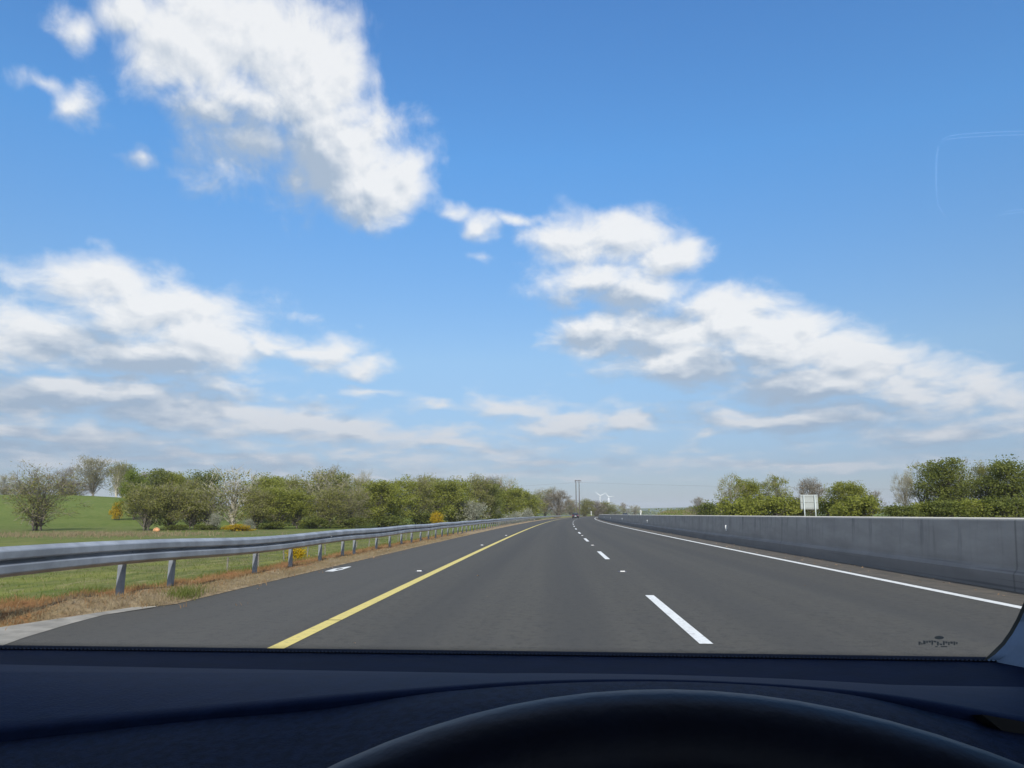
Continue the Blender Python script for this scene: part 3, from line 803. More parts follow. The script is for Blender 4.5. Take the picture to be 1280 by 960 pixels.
# ------------------------------------------------------------------ twin pole power support, wires, turbines, sign, marker posts
PY = 380.
pb = at(722.4, 642, PY); ptop = at(722.4, 600, PY).z
pl = empty('utility_pole', (pb.x, PY, 0)); tag(pl, 'tall twin wooden power poles joined by a crossarm', 'power pole')
for s in (-.78, .78):
    MB().tube([(s, 0, -1), (s * 1.0, 0, ptop * .5), (s, 0, ptop)], [.24, .21, .17], 10).build('pole', M['pole'], pl)
MB().box((.25, 0, ptop - .25), (3.2, .22, .26)).build('crossarm', M['pole'], pl)
for s in (-1.2, .25, 1.7):
    MB().tube([(s, 0, ptop - .4), (s, 0, ptop - .7), (s, 0, ptop - 1.2)], [.07, .11, .06], 8).build('insulator', M['wire'], pl)
def wire(label, off):
    mb = MB(); A = Vector((pb.x + off, PY, ptop - 1.2))
    for side in (-1, 1):
        Bp = A + Vector((side * 380, -60 * side - 30, -3 if side > 0 else -9)); P = []
        for i in range(25):
            t = i / 24; p = A.lerp(Bp, t); p.z -= 4 * 3.2 * t * (1 - t) + t * 1.5; P.append(p)
        mb.tube(P, .010, 4)
    o = mb.build('power_line', M['wire']); tag(o, label, 'power line', 'wires on the twin poles')
wire('power wire hung from the left end of the twin pole crossarm', -1.2)
wire('power wire hung from the middle of the twin pole crossarm', .25)
wire('power wire hung from the right end of the twin pole crossarm', 1.7)

def turbine(px, hub, Z, angs, bl_, label, yaw, ws_=.55):
    bl = bl_ * .8; hz = at(px, hub, Z).z; c = at(px, 642, Z)
    e = empty('wind_turbine', (c.x, Z, 0), yaw); tag(e, label, 'wind turbine', 'white wind turbines on the skyline')
    MB().tube([(0, 0, -5), (0, 0, hz * .5), (0, 0, hz)], [2.2, 1.7, 1.1], 14).build('tower', M['turbine'], e, True)
    MB().box((0, 1, hz + .6), (2.6, 8, 2.6)).build('nacelle', M['turbine'], e, bevel=.5)
    MB().sphere((0, -4.6, hz + .6), (1.2, 1.6, 1.2)).build('hub', M['turbine'], e, True)
    for a in angs:
        d = Vector((math.cos(R(a)), 0, math.sin(R(a)))); nrm = Vector((-d.z, 0, d.x)); o = Vector((0, -4.8, hz + .6))
        rows = []
        for t, w in ((0, .9), (.12, 2.0), (.25, 2.5), (.5, 1.8), (.75, 1.2), (1, .35)):
            p = o + d * (bl * t) + Vector((0, -.02 * bl * t * t, 0))
            rows.append([p + nrm * w * .6 * ws_, p + Vector((0, -.35 * (1.2 - t), 0)), p - nrm * w * .6 * ws_, p + Vector((0, .35 * (1.2 - t), 0)), p + nrm * w * .6 * ws_])
        MB().grid(rows).build('blade', M['turbine'], e, True)
turbine(750.2, 620, 2300, (25, 145, 265), 27, 'left and nearer of the two white wind turbines', R(14))
turbine(761.5, 621.5, 2550, (8, 128, 248), 25, 'right and farther of the two white wind turbines', R(-10))

SY = 60.; sc = at(1012.5, 642, SY)
sg = empty('road_sign', (sc.x, SY, 0.15), R(-6)); tag(sg, 'back of a pale rectangular road sign on two posts beyond the barrier', 'road sign')
z1, z0_ = at(1012, 618.4, SY).z - .15, at(1012, 636.6, SY).z - .15
MB().box((0, 0, (z0_ + z1) / 2), (1.22, .02, z1 - z0_)).build('panel', M['signback'], sg, bevel=.006)
for zz in (z0_ + .12, (z0_ + z1) / 2, z1 - .12):
    MB().box((0, -.03, zz), (1.18, .035, .04)).build('rail', M['signback'], sg)
for s in (-.4, .4):
    MB().tube([(s, -.09, -.4), (s, -.09, z1 - .02)], .045, 12).build('post', M['signpost'], sg, True)
MB().box((-.625, .02, (z0_ + z1) / 2), (.03, .07, z1 - z0_ - .04)).box((.625, .02, (z0_ + z1) / 2), (.03, .07, z1 - z0_ - .04)).build('edge_trim', M['signback'], sg)

def marker(px, top, Z, h, label):
    c = at(px, 642, Z); zt = at(px, top, Z).z
    e = empty('marker_post', (c.x, Z, zt - h)); tag(e, label, 'marker post', 'white marker posts')
    MB().box((0, 0, h * .45), (.16, .1, h * 1.1)).build('post', M['reflector'], e, bevel=.01)
    MB().box((0, -.03, h * .78), (.34, .04, .5)).build('plate', M['plate'], e)
marker(801, 637.6, 175, 1.6, 'white marker post left of the grassy mound above the barrier')
marker(739, 638.8, 300, 1.5, 'white marker post on the outside of the bend near the far car')

# ------------------------------------------------------------------ cars ahead
def make_car(loc, rz, label):
    e = empty('car', loc, rz); tag(e, label, 'car')
    W = .86
    secs = [(-2.05, .32, .78, .80), (-2.0, .25, .95, .84), (-1.55, .2, 1.0, .86), (-.6, .2, .98, .87), (.9, .2, .95, .87), (1.8, .22, .82, .84), (2.1, .3, .68, .72)]
    rows = []
    for y, zb, zt, w in secs:
        rows.append([(-w*.94, y, zb), (-w, y, (zb+zt)/2 - .05), (-w*.95, y, zt), (-w*.5, y, zt+.03), (w*.5, y, zt+.03), (w*.95, y, zt), (w, y, (zb+zt)/2 - .05), (w*.94, y, zb), (0, y, zb-.02), (-w*.94, y, zb)])
    mb = MB().grid(rows); mb.add([p for p in rows[0][:9]], [tuple(range(9))]); mb.add([p for p in rows[-1][:9]], [tuple(reversed(range(9)))])
    roof = [[(-.58, -1.25, 1.40), (.58, -1.25, 1.40)], [(-.6, -.6, 1.47), (.6, -.6, 1.47)], [(-.58, .25, 1.42), (.58, .25, 1.42)]]
    mb.grid(roof)
    for s in (-1, 1):
        mb.tube([(s*.80, -1.85, .98), (s*.60, -1.25, 1.40)], .05, 6); mb.tube([(s*.80, .95, .95), (s*.58, .25, 1.42)], .045, 6)
    mb.build('body', M['carpaint'], e, True)
    gl = MB().grid([[(-.78, -1.86, .985), (.78, -1.86, .985)], [(-.57, -1.26, 1.385), (.57, -1.26, 1.385)]])
    gl.build('rear_window', M['carglass'], e)
    MB().grid([[(-.78, .96, .955), (.78, .96, .955)], [(-.56, .26, 1.405), (.56, .26, 1.405)]]).build('windscreen', M['carglass'], e)
    for s in (-1, 1):
        MB().grid([[(s*.81, -1.8, .99), (s*.59, -1.22, 1.385)], [(s*.82, -.4, .99), (s*.6, -.4, 1.43)], [(s*.82, .9, .96), (s*.58, .24, 1.4)]]).build('side_window', M['carglass'], e)
        MB().box((s*.68, -2.04, .78), (.2, .08, .18)).build('tail_light', M['redlamp'], e, bevel=.02)
        for y in (-1.3, 1.3):
            w = MB().tube([(s*.70, y, .31), (s*.87, y, .31)], .31, 18).build('wheel', M['tyre'], e)
        MB().box((s*.95, .55, 1.0), (.18, .08, .12)).build('mirror', M['carpaint'], e, bevel=.02)
    MB().box((0, -2.07, .62), (.52, .03, .12)).build('number_plate', M['plate'], e)
    MB().box((0, -2.05, .36), (1.5, .1, .16)).build('bumper', M['tyre'], e, bevel=.03)
    return e
CY = 215.
make_car((at(719.5, 642, CY).x, CY, 0), -R(3.2), 'dark navy car driving ahead in the left lane')
OY = 262.
make_car((at(781.5, 642, OY).x, OY, .12), R(180) - R(4), 'dark oncoming car whose roof shows over the barrier')

# ------------------------------------------------------------------ the car we sit in
def lerp_pts(pts, x):
    for (a, ya), (c, yc) in zip(pts, pts[1:]):
        if x <= c: return ya + (yc - ya) * (x - a) / (c - a)
    return pts[-1][1]
hc = empty('host_car', (0, 0, 0)); tag(hc, 'dark blue dashboard, steering wheel and windscreen of the car in the foreground', 'car')
XS = list(range(-728, 1561, 26))
R0 = [(-260, 809), (0, 811.5), (320, 815), (640, 818.5), (960, 822.5), (1235, 826.5), (1560, 832)]
R1 = [(-260, 826), (0, 832), (320, 838), (640, 843.5), (960, 852), (1120, 858), (1280, 860), (1560, 866)]
R2 = [(-260, 932), (0, 910), (246, 888), (454, 868), (600, 856), (700, 850.5), (830, 849.5), (960, 855), (1080, 865), (1174, 879), (1230, 891), (1280, 901), (1560, 950)]
R3 = [(-260, 950), (0, 928), (246, 900), (400, 888), (454, 881), (492, 871), (600, 860), (700, 853), (830, 851), (960, 856.5), (1080, 869), (1136, 883), (1174, 894), (1249, 909), (1280, 914), (1560, 960)]
def sm(pts, x):                               # smoothed polyline
    return sum(lerp_pts(pts, x + d) for d in (-56, -42, -28, -14, 0, 14, 28, 42, 56)) / 9
# windscreen base line sits at Y .93, bowed
def y0f(x): u = (x - 680) / 700; return .95 - .07 * u * u
def y1f(x): u = (x - 680) / 700; return .80 - .05 * u * u
def y2f(x): u = (x - 680) / 700; return .60 - .02 * u * u
rows = [[at(x, sm(R0, x) + 0, y0f(x)) + Vector((0, .05, -.004)) for x in XS], [at(x, sm(R0, x), y0f(x)) for x in XS], [at(x, sm(R1, x) , y1f(x)) for x in XS]]
MB().grid(rows).build('far_dash_band', M['dashdark'], hc, True)  # strip nearest the glass has a darker base colour than the dashboard
rows = [[at(x, sm(R1, x) , y1f(x)) + Vector((0, 0, -.012)) for x in XS], [at(x, sm(R1, x), y1f(x)) + Vector((0, -.002, .0015)) for x in XS]]
for t in (.2, .4, .6, .8, .93, 1.0):
    r = []
    for x in XS:
        a = at(x, sm(R1, x), y1f(x)); c = at(x, sm(R2, x), y2f(x)); p = a.lerp(c, t); p.z += .004 * math.sin(math.pi * t); r.append(p)
    rows.append(r)
dash_edge = rows[-1]
rows.append([p + Vector((0, -.003, -.003)) for p in dash_edge])
rows.append([p + Vector((0, -.0015, -.05)) for p in dash_edge])
MB().grid(rows).build('dashboard', M['dash'], hc, True)
# lower tier with the instrument hood bulge
rows = [[at(x, sm(R3, x), y2f(x) - .004) + Vector((0, .004, -.03)) for x in XS], [at(x, sm(R3, x), y2f(x) - .006) for x in XS]]
for t, dz in ((.15, .0), (.35, .0), (.6, 0), (1.0, 0)):
    r = []
    for x in XS:
        a = at(x, sm(R3, x), y2f(x) - .006); p = a + Vector((0, -.30 * t, 0))
        hoodw = math.exp(-((x - 830) / 330) ** 4)
        p.z += -.004 * t - .045 * t * t - .02 * t * (1 - hoodw)
        r.append(p)
    rows.append(r)
rows.append([p + Vector((0, .0, -.25)) for p in rows[-1]])
MB().grid(rows).build('instrument_hood', M['hood'], hc, True)
# dark fascia under
MB().box((0.05, .42, .55), (1.5, .3, .5)).build('lower_fascia', M['dashdark'], hc)
# air vent at the right
vq = [(1227, 893), (1262, 899), (1310, 908), (1310, 938), (1276, 926), (1250, 911)]
MB().add([at(a, c, .572) for a, c in vq] + [at(a, c, .572) + Vector((0, .014, -.004)) for a, c in vq], [tuple(range(6)), tuple(reversed(range(6, 12)))] + [(k, (k + 1) % 6, 6 + (k + 1) % 6, 6 + k) for k in range(6)]).build('air_vent', M['tyre'], hc)

# windscreen glass
gm, t, p, out = new_mat('windscreen_glass')
tr = t.n.new('ShaderNodeBsdfTransparent'); tr.inputs[0].default_value = (.955, .975, .985, 1)
gl = t.n.new('ShaderNodeBsdfGlossy'); gl.inputs['Roughness'].default_value = .02
lw = t.n.new('ShaderNodeLayerWeight'); lw.inputs[0].default_value = .12
mx = t.n.new('ShaderNodeMixShader'); t.put(mx.inputs[0], t.math('MULTIPLY', lw.outputs['Fresnel'], .35))
t.l.new(tr.outputs[0], mx.inputs[1]); t.l.new(gl.outputs[0], mx.inputs[2]); t.l.new(mx.outputs[0], out.inputs[0])
t.n.remove(p)
base = [at(x, sm(R0, x), y0f(x)) for x in range(-500, 1262, 24)]
# the glass leans back from the base line to the roof header
HDR = (.36, 1.47)
def glass_pt(i, v):
    b_ = base[i] + Vector((0, 0, -.003)); n_ = len(base); u = (i / (n_ - 1) - .5) * 2
    hx = b_.x * .80 + .02; h_ = Vector((hx, HDR[0] - .05 * u * u, HDR[1] - .03 * u * u))
    q_ = b_.lerp(h_, v); q_.z += .022 * math.sin(math.pi * v) ; q_.y += .016 * math.sin(math.pi * v)
    return q_
ws = MB().grid([[glass_pt(i, v) for i in range(len(base))] for v in np.linspace(0, 1, 15)]).build('windscreen', gm, hc, True)

# black ceramic border with its row of dots: sub-part of the windscreen (perforated print)
fm, t, p, out = new_mat('ceramic_border')
uv = t.n.new('ShaderNodeUVMap').outputs[0]; ux, uy, _ = t.sep(uv)        # u metres along, v 0 at the glass edge .. 1 inner edge
def dots(px_, v0, rad, vs):
    fx = t.math('SUBTRACT', t.math('FRACT', t.math('DIVIDE', ux, px_)), .5)
    fx = t.math('MULTIPLY', fx, px_); fy = t.math('MULTIPLY', t.math('SUBTRACT', uy, v0), vs)
    d = t.math('SQRT', t.math('ADD', t.math('MULTIPLY', fx, fx), t.math('MULTIPLY', fy, fy)))
    return t.ramp(d, rad * .75, rad, 1., 0.)
grad = t.math('ADD', t.ramp(uy, .30, .42, .45, .0), t.ramp(uy, .30, 1.0, .52, .0))
holes = dots(.0044, .34, .0016, .026)
op = t.math('MULTIPLY', grad, t.math('SUBTRACT', 1., t.math('MULTIPLY', holes, .9)), clamp=True)
p.inputs['Base Color'].default_value = (.012, .012, .012, 1); p.inputs['Roughness'].default_value = .7
trn = t.n.new('ShaderNodeBsdfTransparent'); mx = t.n.new('ShaderNodeMixShader')
t.put(mx.inputs[0], op); t.l.new(trn.outputs[0], mx.inputs[1]); t.l.new(p.outputs[0], mx.inputs[2]); t.l.new(mx.outputs[0], out.inputs[0])
NB = len(base)
mb = MB(); uv = []; rows = []
s_acc = [0.0]
for i in range(1, NB): s_acc.append(s_acc[-1] + (base[i] - base[i - 1]).length)
for k, v in enumerate(np.linspace(-.002, .026, 6)):
    rows.append([glass_pt(i, v) + Vector((0, -.002, .001)) for i in range(NB)]); uv += [(s_acc[i], k / 5) for i in range(NB)]
MB_ = mb.grid(rows); MB_.build('ceramic_border', fm, ws, True, uv)

# small printed maker mark on the glass: an oval over a line of tiny shapes
def glass_at(px, py, off=.002):
    d = ray(px, py)
    best = None
    for i in range(NB - 1):
        for v in ():
            pass
    # solve on the ruled surface by bisection along v for the column nearest in x
    bi, bv, be = 0, 0, 1e9
    for v in np.linspace(0, 1, 121):
        for i in range(0, NB, 1):
            q_ = glass_pt(i, v) - EYE
            s = CM.transposed() @ q_
            sx, sy = 640 + F * s.x / -s.z, 480 - F * s.y / -s.z
            e_ = (sx - px) ** 2 + (sy - py) ** 2
            if e_ < be: bi, bv, be = i, v, e_
    dist = (glass_pt(bi, bv) - EYE).length
    return EYE + d.normalized() * (dist - off)
gc = glass_at(1174, 803)
def mark_poly(mb, pts):
    dn = ray(1174, 803).normalized(); dist = (gc - EYE).length
    P = []
    for a, c in pts:
        dd = ray(a, c); # stay on the tangent plane of the glass here
        nrm = Vector((0, -.62, .78)); tt = (gc - EYE).dot(nrm) / dd.dot(nrm); P.append(EYE + dd * tt)
    mb.add(P, [tuple(range(len(P)))])
mb = MB()
mark_poly(mb, [(1174 + 6 * math.cos(a), 797 + 2.2 * math.sin(a)) for a in np.linspace(0, 2 * math.pi, 14)[:-1]])
xx = 1148
for w, h, dy in ((2.5, 3, 0), (1.5, 2, .6), (3, 3.4, -1), (2, 2.4, -1.6), (2.6, 2, -2), (2, 4, -.6), (3, 1.6, -2), (2.4, 3.6, .4), (3.4, 1.6, 1.4), (2.2, 3.6, 0), (2.4, 2.0, -1), (2, 3, .4), (3, 2.2, -.6), (2.2, 3.4, .2), (2, 2.2, 0)):
    mark_poly(mb, [(xx, 804 + dy - h * .75), (xx + w + .4, 804 + dy - h * .75 + .5), (xx + w, 804 + dy + h * .75), (xx + .3, 804 + dy + h * .75 - .4)]); xx += w + .9
for x0, w in ((1169, 3), (1176, 8)):
    mark_poly(mb, [(x0, 807.6), (x0 + w, 807.8), (x0 + w, 809), (x0, 808.8)])
mb.build('maker_mark', M['ink'], ws)

# pale streaks on the glass, upper right: a reflection imitated by additive strips
pm_, t, p, out = new_mat('painted_reflection')
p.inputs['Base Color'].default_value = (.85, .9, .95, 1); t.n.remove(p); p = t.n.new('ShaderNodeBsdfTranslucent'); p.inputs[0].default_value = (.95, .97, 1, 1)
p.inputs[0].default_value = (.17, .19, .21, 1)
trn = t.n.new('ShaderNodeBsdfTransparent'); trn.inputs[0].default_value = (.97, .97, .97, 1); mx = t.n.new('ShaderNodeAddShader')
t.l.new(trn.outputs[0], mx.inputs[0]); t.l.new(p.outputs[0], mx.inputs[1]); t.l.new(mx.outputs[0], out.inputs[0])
def reflection_strip(pts, w):
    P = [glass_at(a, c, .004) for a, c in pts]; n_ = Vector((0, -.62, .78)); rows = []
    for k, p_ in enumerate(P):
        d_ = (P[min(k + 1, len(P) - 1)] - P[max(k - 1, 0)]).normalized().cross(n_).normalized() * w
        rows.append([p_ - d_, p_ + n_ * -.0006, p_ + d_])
    MB().grid(rows).build('painted_reflection', pm_, ws, True)
reflection_strip([(1176, 178), (1184, 173.5), (1200, 171.5), (1240, 169), (1290, 167.5)], .0008)
reflection_strip([(1178, 174), (1186, 169.5), (1202, 167), (1240, 164.5), (1290, 163)], .0006)
reflection_strip([(1173, 182), (1170.5, 200), (1170, 230), (1172, 255), (1182, 271)], .0006)
reflection_strip([(1246, 269.5), (1262, 266.5), (1290, 263)], .0010)
reflection_strip([(1255, 264.5), (1270, 262), (1290, 260)], .0007)

# pillar trims, header and roof, doors, bonnet, steering wheel
def pil_pt(px, py, Y): return at(px, py, Y)
PE = [(1231, 826.5, .915), (1244, 818, .905), (1256, 806, .895), (1266, 792, .885), (1275, 776, .87), (1290, 742, .84), (1325, 660, .79), (1400, 520, .72), (1520, 320, .62), (1700, 60, .50)]
rows = []
lo = [(1231, 826.8), (1262, 842), (1300, 861), (1340, 880)]
edge = [at(a, c, y_) for a, c, y_ in PE]
inner = [e_ + Vector((.16, -.16, -.02)) for e_ in edge]
inner[0] = at(1400, 908, .75); inner[1] = at(1402, 880, .745); inner[2] = at(1405, 850, .74); inner[3] = at(1410, 820, .73)
rows = [edge, [a.lerp(c, .5) + Vector((.008, 0, .006)) for a, c in zip(edge, inner)], inner]
# close the small gap along the lower edge
MB().grid(rows).build('pillar_trim', M['pillar'], hc, True)
# ceramic band along the pillar edge of the glass
eb = MB(); erow = []
for i, (a, c, y_) in enumerate(PE[:9]):
    n2 = Vector((PE[min(i+1, 8)][0] - PE[max(i-1, 0)][0], PE[min(i+1, 8)][1] - PE[max(i-1, 0)][1], 0)).normalized()
    k = 5 if i else 2
    erow.append([at(a + .5, c + .5, y_ + .003), at(a + n2.y * k, c - n2.x * k * -1 * -1 if False else c - abs(n2.x) * k, y_ + .006)])
eb.grid(erow).build('pillar_border', M['ink'], ws, True)
lp = [Vector((-1.06, .74, .93)), Vector((-.96, .55, 1.15)), Vector((-.84, .30, 1.46))]
MB().tube(lp, .045, 10).build('pillar_trim', M['pillar'], hc, True)
rf = [[(x, y_, z_ - .05 * (x - .0) ** 2) for x in np.linspace(-.80, .74, 9)] for y_, z_ in ((.40, 1.475), (.25, 1.515), (-.4, 1.55), (-1.3, 1.54), (-2.2, 1.44))]
MB().grid(rf).build('roof', M['lining'], hc, True)
for x in (-1.0, .80):
    MB().box((x, -.6, .62), (.06, 2.7, .72)).build('door', M['lining'], hc, bevel=.02)
MB().grid([[(x, y_, z_ - .08 * x * x) for x in np.linspace(-1.0, .80, 9)] for y_, z_ in ((.78, .90), (1.02, .90), (1.3, .86), (1.7, .76), (2.0, .62), (2.08, .35))]).build('bonnet', M['bodywork'], hc, True)
MB().box((-.1, -.9, .22), (1.7, 3.6, .06)).build('floor_pan', M['dashdark'], hc)

# seats and tailgate behind the viewpoint close the cabin, added to block rear light
for x in (-.44, .34):
    sb = MB(); sb.box((x, -.52, .82), (.48, .13, .62), Matrix.Rotation(R(-14), 3, 'X')); sb.build('seat_back', M['dashdark'], hc, bevel=.04)
    MB().box((x, -.25, .45), (.48, .52, .14)).build('seat_cushion', M['dashdark'], hc, bevel=.04)
MB().box((-.1, -1.45, .72), (1.5, .16, .62)).build('rear_seat', M['dashdark'], hc, bevel=.04)
MB().box((-.1, -2.24, .68), (1.75, .06, .74)).build('tailgate', M['lining'], hc, bevel=.02)
# steering wheel: thick rim, hub and spokes. Fitted to the apex (832,863)
rad, tilt, tr_ = .175, R(52), .0165
up = Vector((0, math.sin(tilt), math.cos(tilt)))
c_ = EYE + Vector((.035, .24, -.068)) - up * rad
sw = empty('steering_wheel', c_); sw.parent = hc
nrm = Vector((1, 0, 0)).cross(up)
c2 = Vector((0, 0, 0))
ring = [c2 + up * rad * math.cos(a) + Vector((1, 0, 0)) * rad * math.sin(a) for a in np.linspace(math.pi, 3 * math.pi, 97)]
mb = MB().tube(ring, tr_, 20, False); mb.build('rim', M['wheel'], sw, True)
hubm = MB(); hubm.sphere(c2 - nrm * (-.03), (.065, .05, .06), 20, 12)
for a in (-95, 95, 180):
    e_ = c2 + up * rad * math.cos(R(a)) + Vector((1, 0, 0)) * rad * math.sin(R(a)); hubm.tube([c2, c2.lerp(e_, .5) , e_], [.025, .018, .014], 10)
hubm.build('hub', M['wheel'], sw, True)

# ------------------------------------------------------------------ sky, clouds, sun
SUN_EL, SUN_AZ = R(33), R(180 - 9)           # behind the camera, slightly to the right
sun_dir = Vector((math.sin(SUN_AZ) * math.cos(SUN_EL), math.cos(SUN_AZ) * math.cos(SUN_EL), math.sin(SUN_EL)))
sd = bpy.data.lights.new('sun', 'SUN'); sd.energy = 5.0; sd.angle = R(.53); sd.color = (1, .95, .87)
so = bpy.data.objects.new('sun', sd); COL.objects.link(so)
so.rotation_euler = sun_dir.to_track_quat('Z', 'Y').to_euler()

W = bpy.data.worlds.new('World'); S.world = W; W.use_nodes = True
t = NT(W.node_tree); t.n.clear()
out = t.n.new('ShaderNodeOutputWorld'); bg = t.n.new('ShaderNodeBackground'); t.l.new(bg.outputs[0], out.inputs[0])
bg.inputs[1].default_value = .13
sky = t.n.new('ShaderNodeTexSky'); sky.sky_type = 'NISHITA'; sky.sun_disc = False
sky.sun_elevation = SUN_EL; sky.sun_rotation = SUN_AZ; sky.altitude = 50; sky.air_density = 1.0; sky.dust_density = .6; sky.ozone_density = 1.6

def azel(px, py):
    d = ray(px, py).normalized(); return math.atan2(d.x, d.y), math.asin(d.z)
BLOBS = [
 # big cloud upper left
 (170,20,60,40,1),(235,70,80,60,1),(320,50,110,80,1.1),(385,95,75,85,1.1),(300,120,90,50,.8),(420,180,80,70,1.1),(455,225,75,55,1.1),(500,215,40,40,.9),(380,235,50,35,.6),(255,140,55,32,.7),(310,185,75,50,.6),
 # tail and wisps
 (570,265,35,14,.6),(605,280,28,22,.7),(650,268,30,12,.55),(595,332,16,8,.32),(80,35,34,22,.5),(96,118,28,26,.55),(172,185,20,14,.42),(35,95,34,11,.36),
 # right chain
 (712,298,46,36,.9),(770,300,66,38,1),(825,325,50,28,1),(735,350,62,30,.62),(800,365,66,34,.85),(870,385,50,26,.7),(750,418,66,30,.9),(825,415,80,38,1),(905,405,76,42,1.05),(975,432,90,44,1.1),(860,455,100,32,.95),(1065,448,80,42,1.1),(1010,478,110,26,.95),(1140,482,80,32,.9),(1225,500,70,28,.8),(1275,515,50,22,.6),
 # left middle
 (130,355,100,30,.75),(190,385,110,40,.95),(60,412,110,36,.95),(255,420,90,54,1.05),(195,450,130,36,1),(340,420,60,22,.8),(400,435,56,18,.75),(452,455,36,11,.6),(10,430,60,26,.8),
 # low bands
 (60,498,140,32,1),(210,512,120,28,.95),(330,524,130,26,.95),(450,545,110,18,.85),(570,556,120,16,.8),(680,574,130,10,.55),(640,505,54,20,.85),(700,522,60,18,.85),(770,537,60,14,.8),(540,503,30,9,.5),
 (40,545,260,20,.75),(240,578,340,16,.7),(1000,522,200,24,.7),(890,552,40,8,.5),(1180,540,180,20,.6),(500,595,300,10,.55),(1000,580,300,12,.5),(140,480,60,12,.6),(470,490,40,9,.5),
]
grp = bpy.data.node_groups.new('cloud_field', 'ShaderNodeTree')
grp.interface.new_socket('Vector', in_out='INPUT', socket_type='NodeSocketVector')
grp.interface.new_socket('Value', in_out='OUTPUT', socket_type='NodeSocketFloat')
q = NT(grp); gi = q.n.new('NodeGroupInput'); go = q.n.new('NodeGroupOutput')
P0 = gi.outputs[0]
sx_, sy_, _s = q.sep(P0)
st = q.comb(sx_, q.math('MULTIPLY', q.math('LOGARITHM', q.math('MAXIMUM', q.math('ADD', sy_, .10), .02), 2.718), .62), 0.)
wn = q.noise(st, 7.0, 3, .55, color=True, dim='2D')
Pw = q.vec('MULTIPLY_ADD', q.vec('SUBTRACT', wn, (.5, .5, .5)), (.10, .075, 0), P0)
acc = None
for (cx, cy, rx_, ry_, wgt) in BLOBS:
    a, e_ = azel(cx, cy); a1 = azel(cx + rx_, cy)[0] - a; e1 = azel(cx, cy - ry_)[1] - e_
    a1 *= 1.30; e1 *= 1.30
    ln = q.vec('LENGTH', q.vec('MULTIPLY_ADD', Pw, (1 / a1, 1 / e1, 0), (-a / a1, -e_ / e1, 0)))
    v = q.math('MULTIPLY_ADD', ln, -wgt, wgt)
    acc = v if acc is None else q.math('SMOOTH_MAX', acc, v, .12)
ax_, ay_, _z = q.sep(P0)
rest = q.math('MAXIMUM', q.ramp(q.math('ABSOLUTE', ax_), .75, 1.05), q.ramp(ay_, .72, .95))  # unseen clouds behind and overhead, added to whiten the ambient light
big = q.noise(q.vec('MULTIPLY', P0, (1., 1.6, 1.)), 3.2, 3, .5, dim='2D')
acc = q.math('MAXIMUM', acc, q.math('MULTIPLY_ADD', rest, q.math('MULTIPLY_ADD', big, 5., 1.), -3.))
fb = q.noise(st, 15.0, 9, .62, .2, dim='2D')
res = q.math('ADD', acc, q.math('MULTIPLY', q.math('SUBTRACT', fb, .5), 1.0))
q.put(go.inputs[0], res)

gen = t.n.new('ShaderNodeTexCoord').outputs['Generated']
dirv = t.vec('NORMALIZE', gen); x, y, z = t.sep(dirv)
az = t.math('ARCTAN2', x, y); el = t.math('ARCSINE', z)
pos = t.comb(az, el, 0.)
def field(v):
    n_ = t.n.new('ShaderNodeGroup'); n_.node_tree = grp; t.put(n_.inputs[0], v); return n_.outputs[0]
d0 = field(pos)
d1 = field(t.vec('ADD', pos, (.007, .013, 0)))
d2 = field(t.vec('ADD', pos, t.comb(.014, t.math('MULTIPLY_ADD', el, .17, .040), 0.)))
alpha = t.ramp(d0, -.10, .66)
fine = t.noise(t.vec('MULTIPLY', pos, (1., 1.4, 1.)), 42., 5, .6, .3, dim='2D')
shade = t.math('MULTIPLY_ADD', t.ramp(d2, .08, .85), .86, .12)
shade = t.math('ADD', shade, t.math('MULTIPLY', t.math('SUBTRACT', d1, d0), 1.25))
shade = t.math('ADD', shade, t.math('MULTIPLY', t.math('SUBTRACT', .5, fine), .26), clamp=True)
lowf = t.ramp(el, .02, .24, 1., 0.)
lit = t.mix(lowf, (7.3, 7.25, 7.25), (4.7, 4.75, 5.05)); drk = t.mix(lowf, (3.3, 3.95, 4.85), (2.35, 2.95, 3.85))
ccol = t.mix(shade, lit, drk)
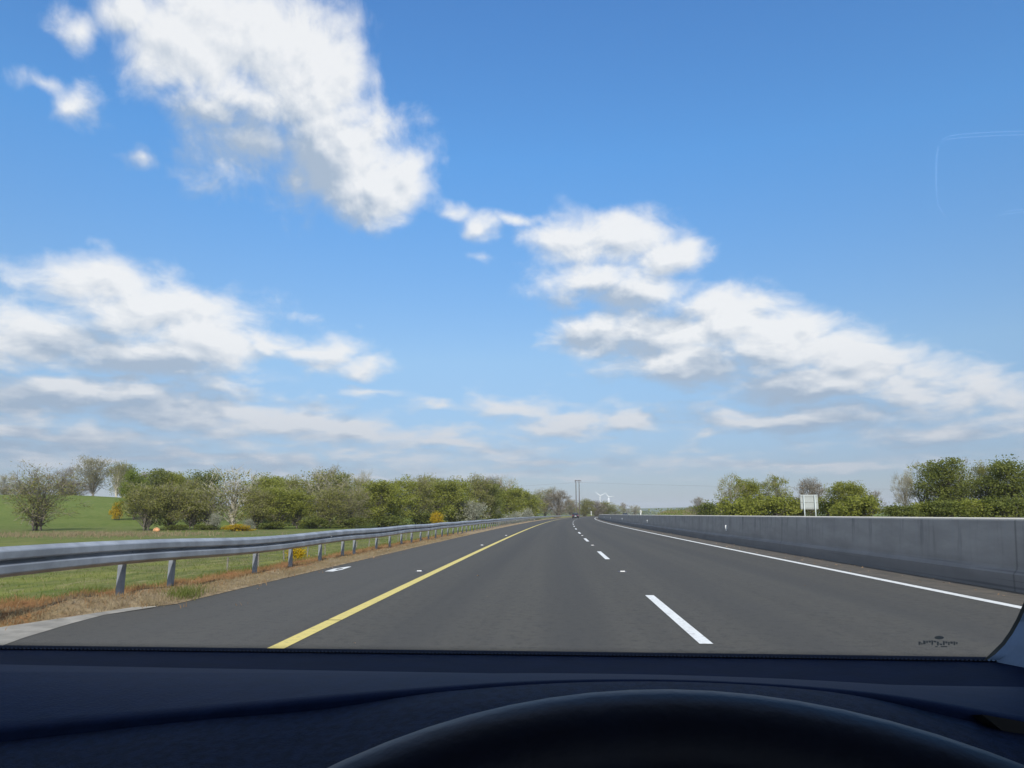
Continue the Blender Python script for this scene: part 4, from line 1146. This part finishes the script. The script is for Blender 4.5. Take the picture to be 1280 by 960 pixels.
# the blue sky: the sky texture, a little deeper overhead as in the photograph
cr_ = t.n.new('ShaderNodeValToRGB'); t.put(cr_.inputs[0], t.math('DIVIDE', el, .65, clamp=True))
for k_, (p_, c_r) in enumerate(((0, (.42, .47, .64)), (.097, (.46, .51, .68)), (.306, (.80, .90, .97)), (.70, (.69, 1.21, 1.55)), (1, (.66, 1.20, 1.66)))):
    e_ = cr_.color_ramp.elements[k_] if k_ in (0,) else (cr_.color_ramp.elements[-1] if p_ == 1 else cr_.color_ramp.elements.new(p_))
    e_.position = p_; e_.color = tuple(v_ / 2 for v_ in c_r) + (1,)
skyc = t.mix(1.0, sky.outputs[0], t.vec('SCALE', cr_.outputs[0]), 'MULTIPLY')
for n_ in t.n:
    if n_.bl_idname == 'ShaderNodeVectorMath' and n_.operation == 'SCALE': n_.inputs['Scale'].default_value = 2.0
alpha = t.math('MULTIPLY', alpha, t.mix(lowf, (.95, .95, .95), (.82, .82, .82)))
t.put(bg.inputs[0], t.mix(alpha, skyc, ccol))

hz_m = bpy.data.materials.new('haze_air'); hz_m.use_nodes = True
t = NT(hz_m.node_tree); t.n.clear(); out = t.n.new('ShaderNodeOutputMaterial'); pv = t.n.new('ShaderNodeVolumePrincipled')
pv.inputs['Color'].default_value = (.86, .91, 1, 1); pv.inputs['Density'].default_value = .00013; pv.inputs['Anisotropy'].default_value = .0
t.l.new(pv.outputs[0], out.inputs['Volume'])
tag(MB().box((0, 2000, 57), (17000, 13000, 120)).build('haze', hz_m), kind='stuff')
# ------------------------------------------------------------------ render settings
S.view_settings.view_transform = 'Standard'; S.view_settings.look = 'None'
S.view_settings.exposure = 0.0; S.view_settings.gamma = 1.0; S.view_settings.use_curve_mapping = False
S.render.engine = 'CYCLES'
S.cycles.max_bounces = 6; S.cycles.transparent_max_bounces = 12; S.cycles.diffuse_bounces = 3; S.cycles.glossy_bounces = 3
S.cycles.use_denoising = True
try: S.cycles.denoiser = 'OPENIMAGEDENOISE'
except Exception: pass
S.cycles.sample_clamp_indirect = 8
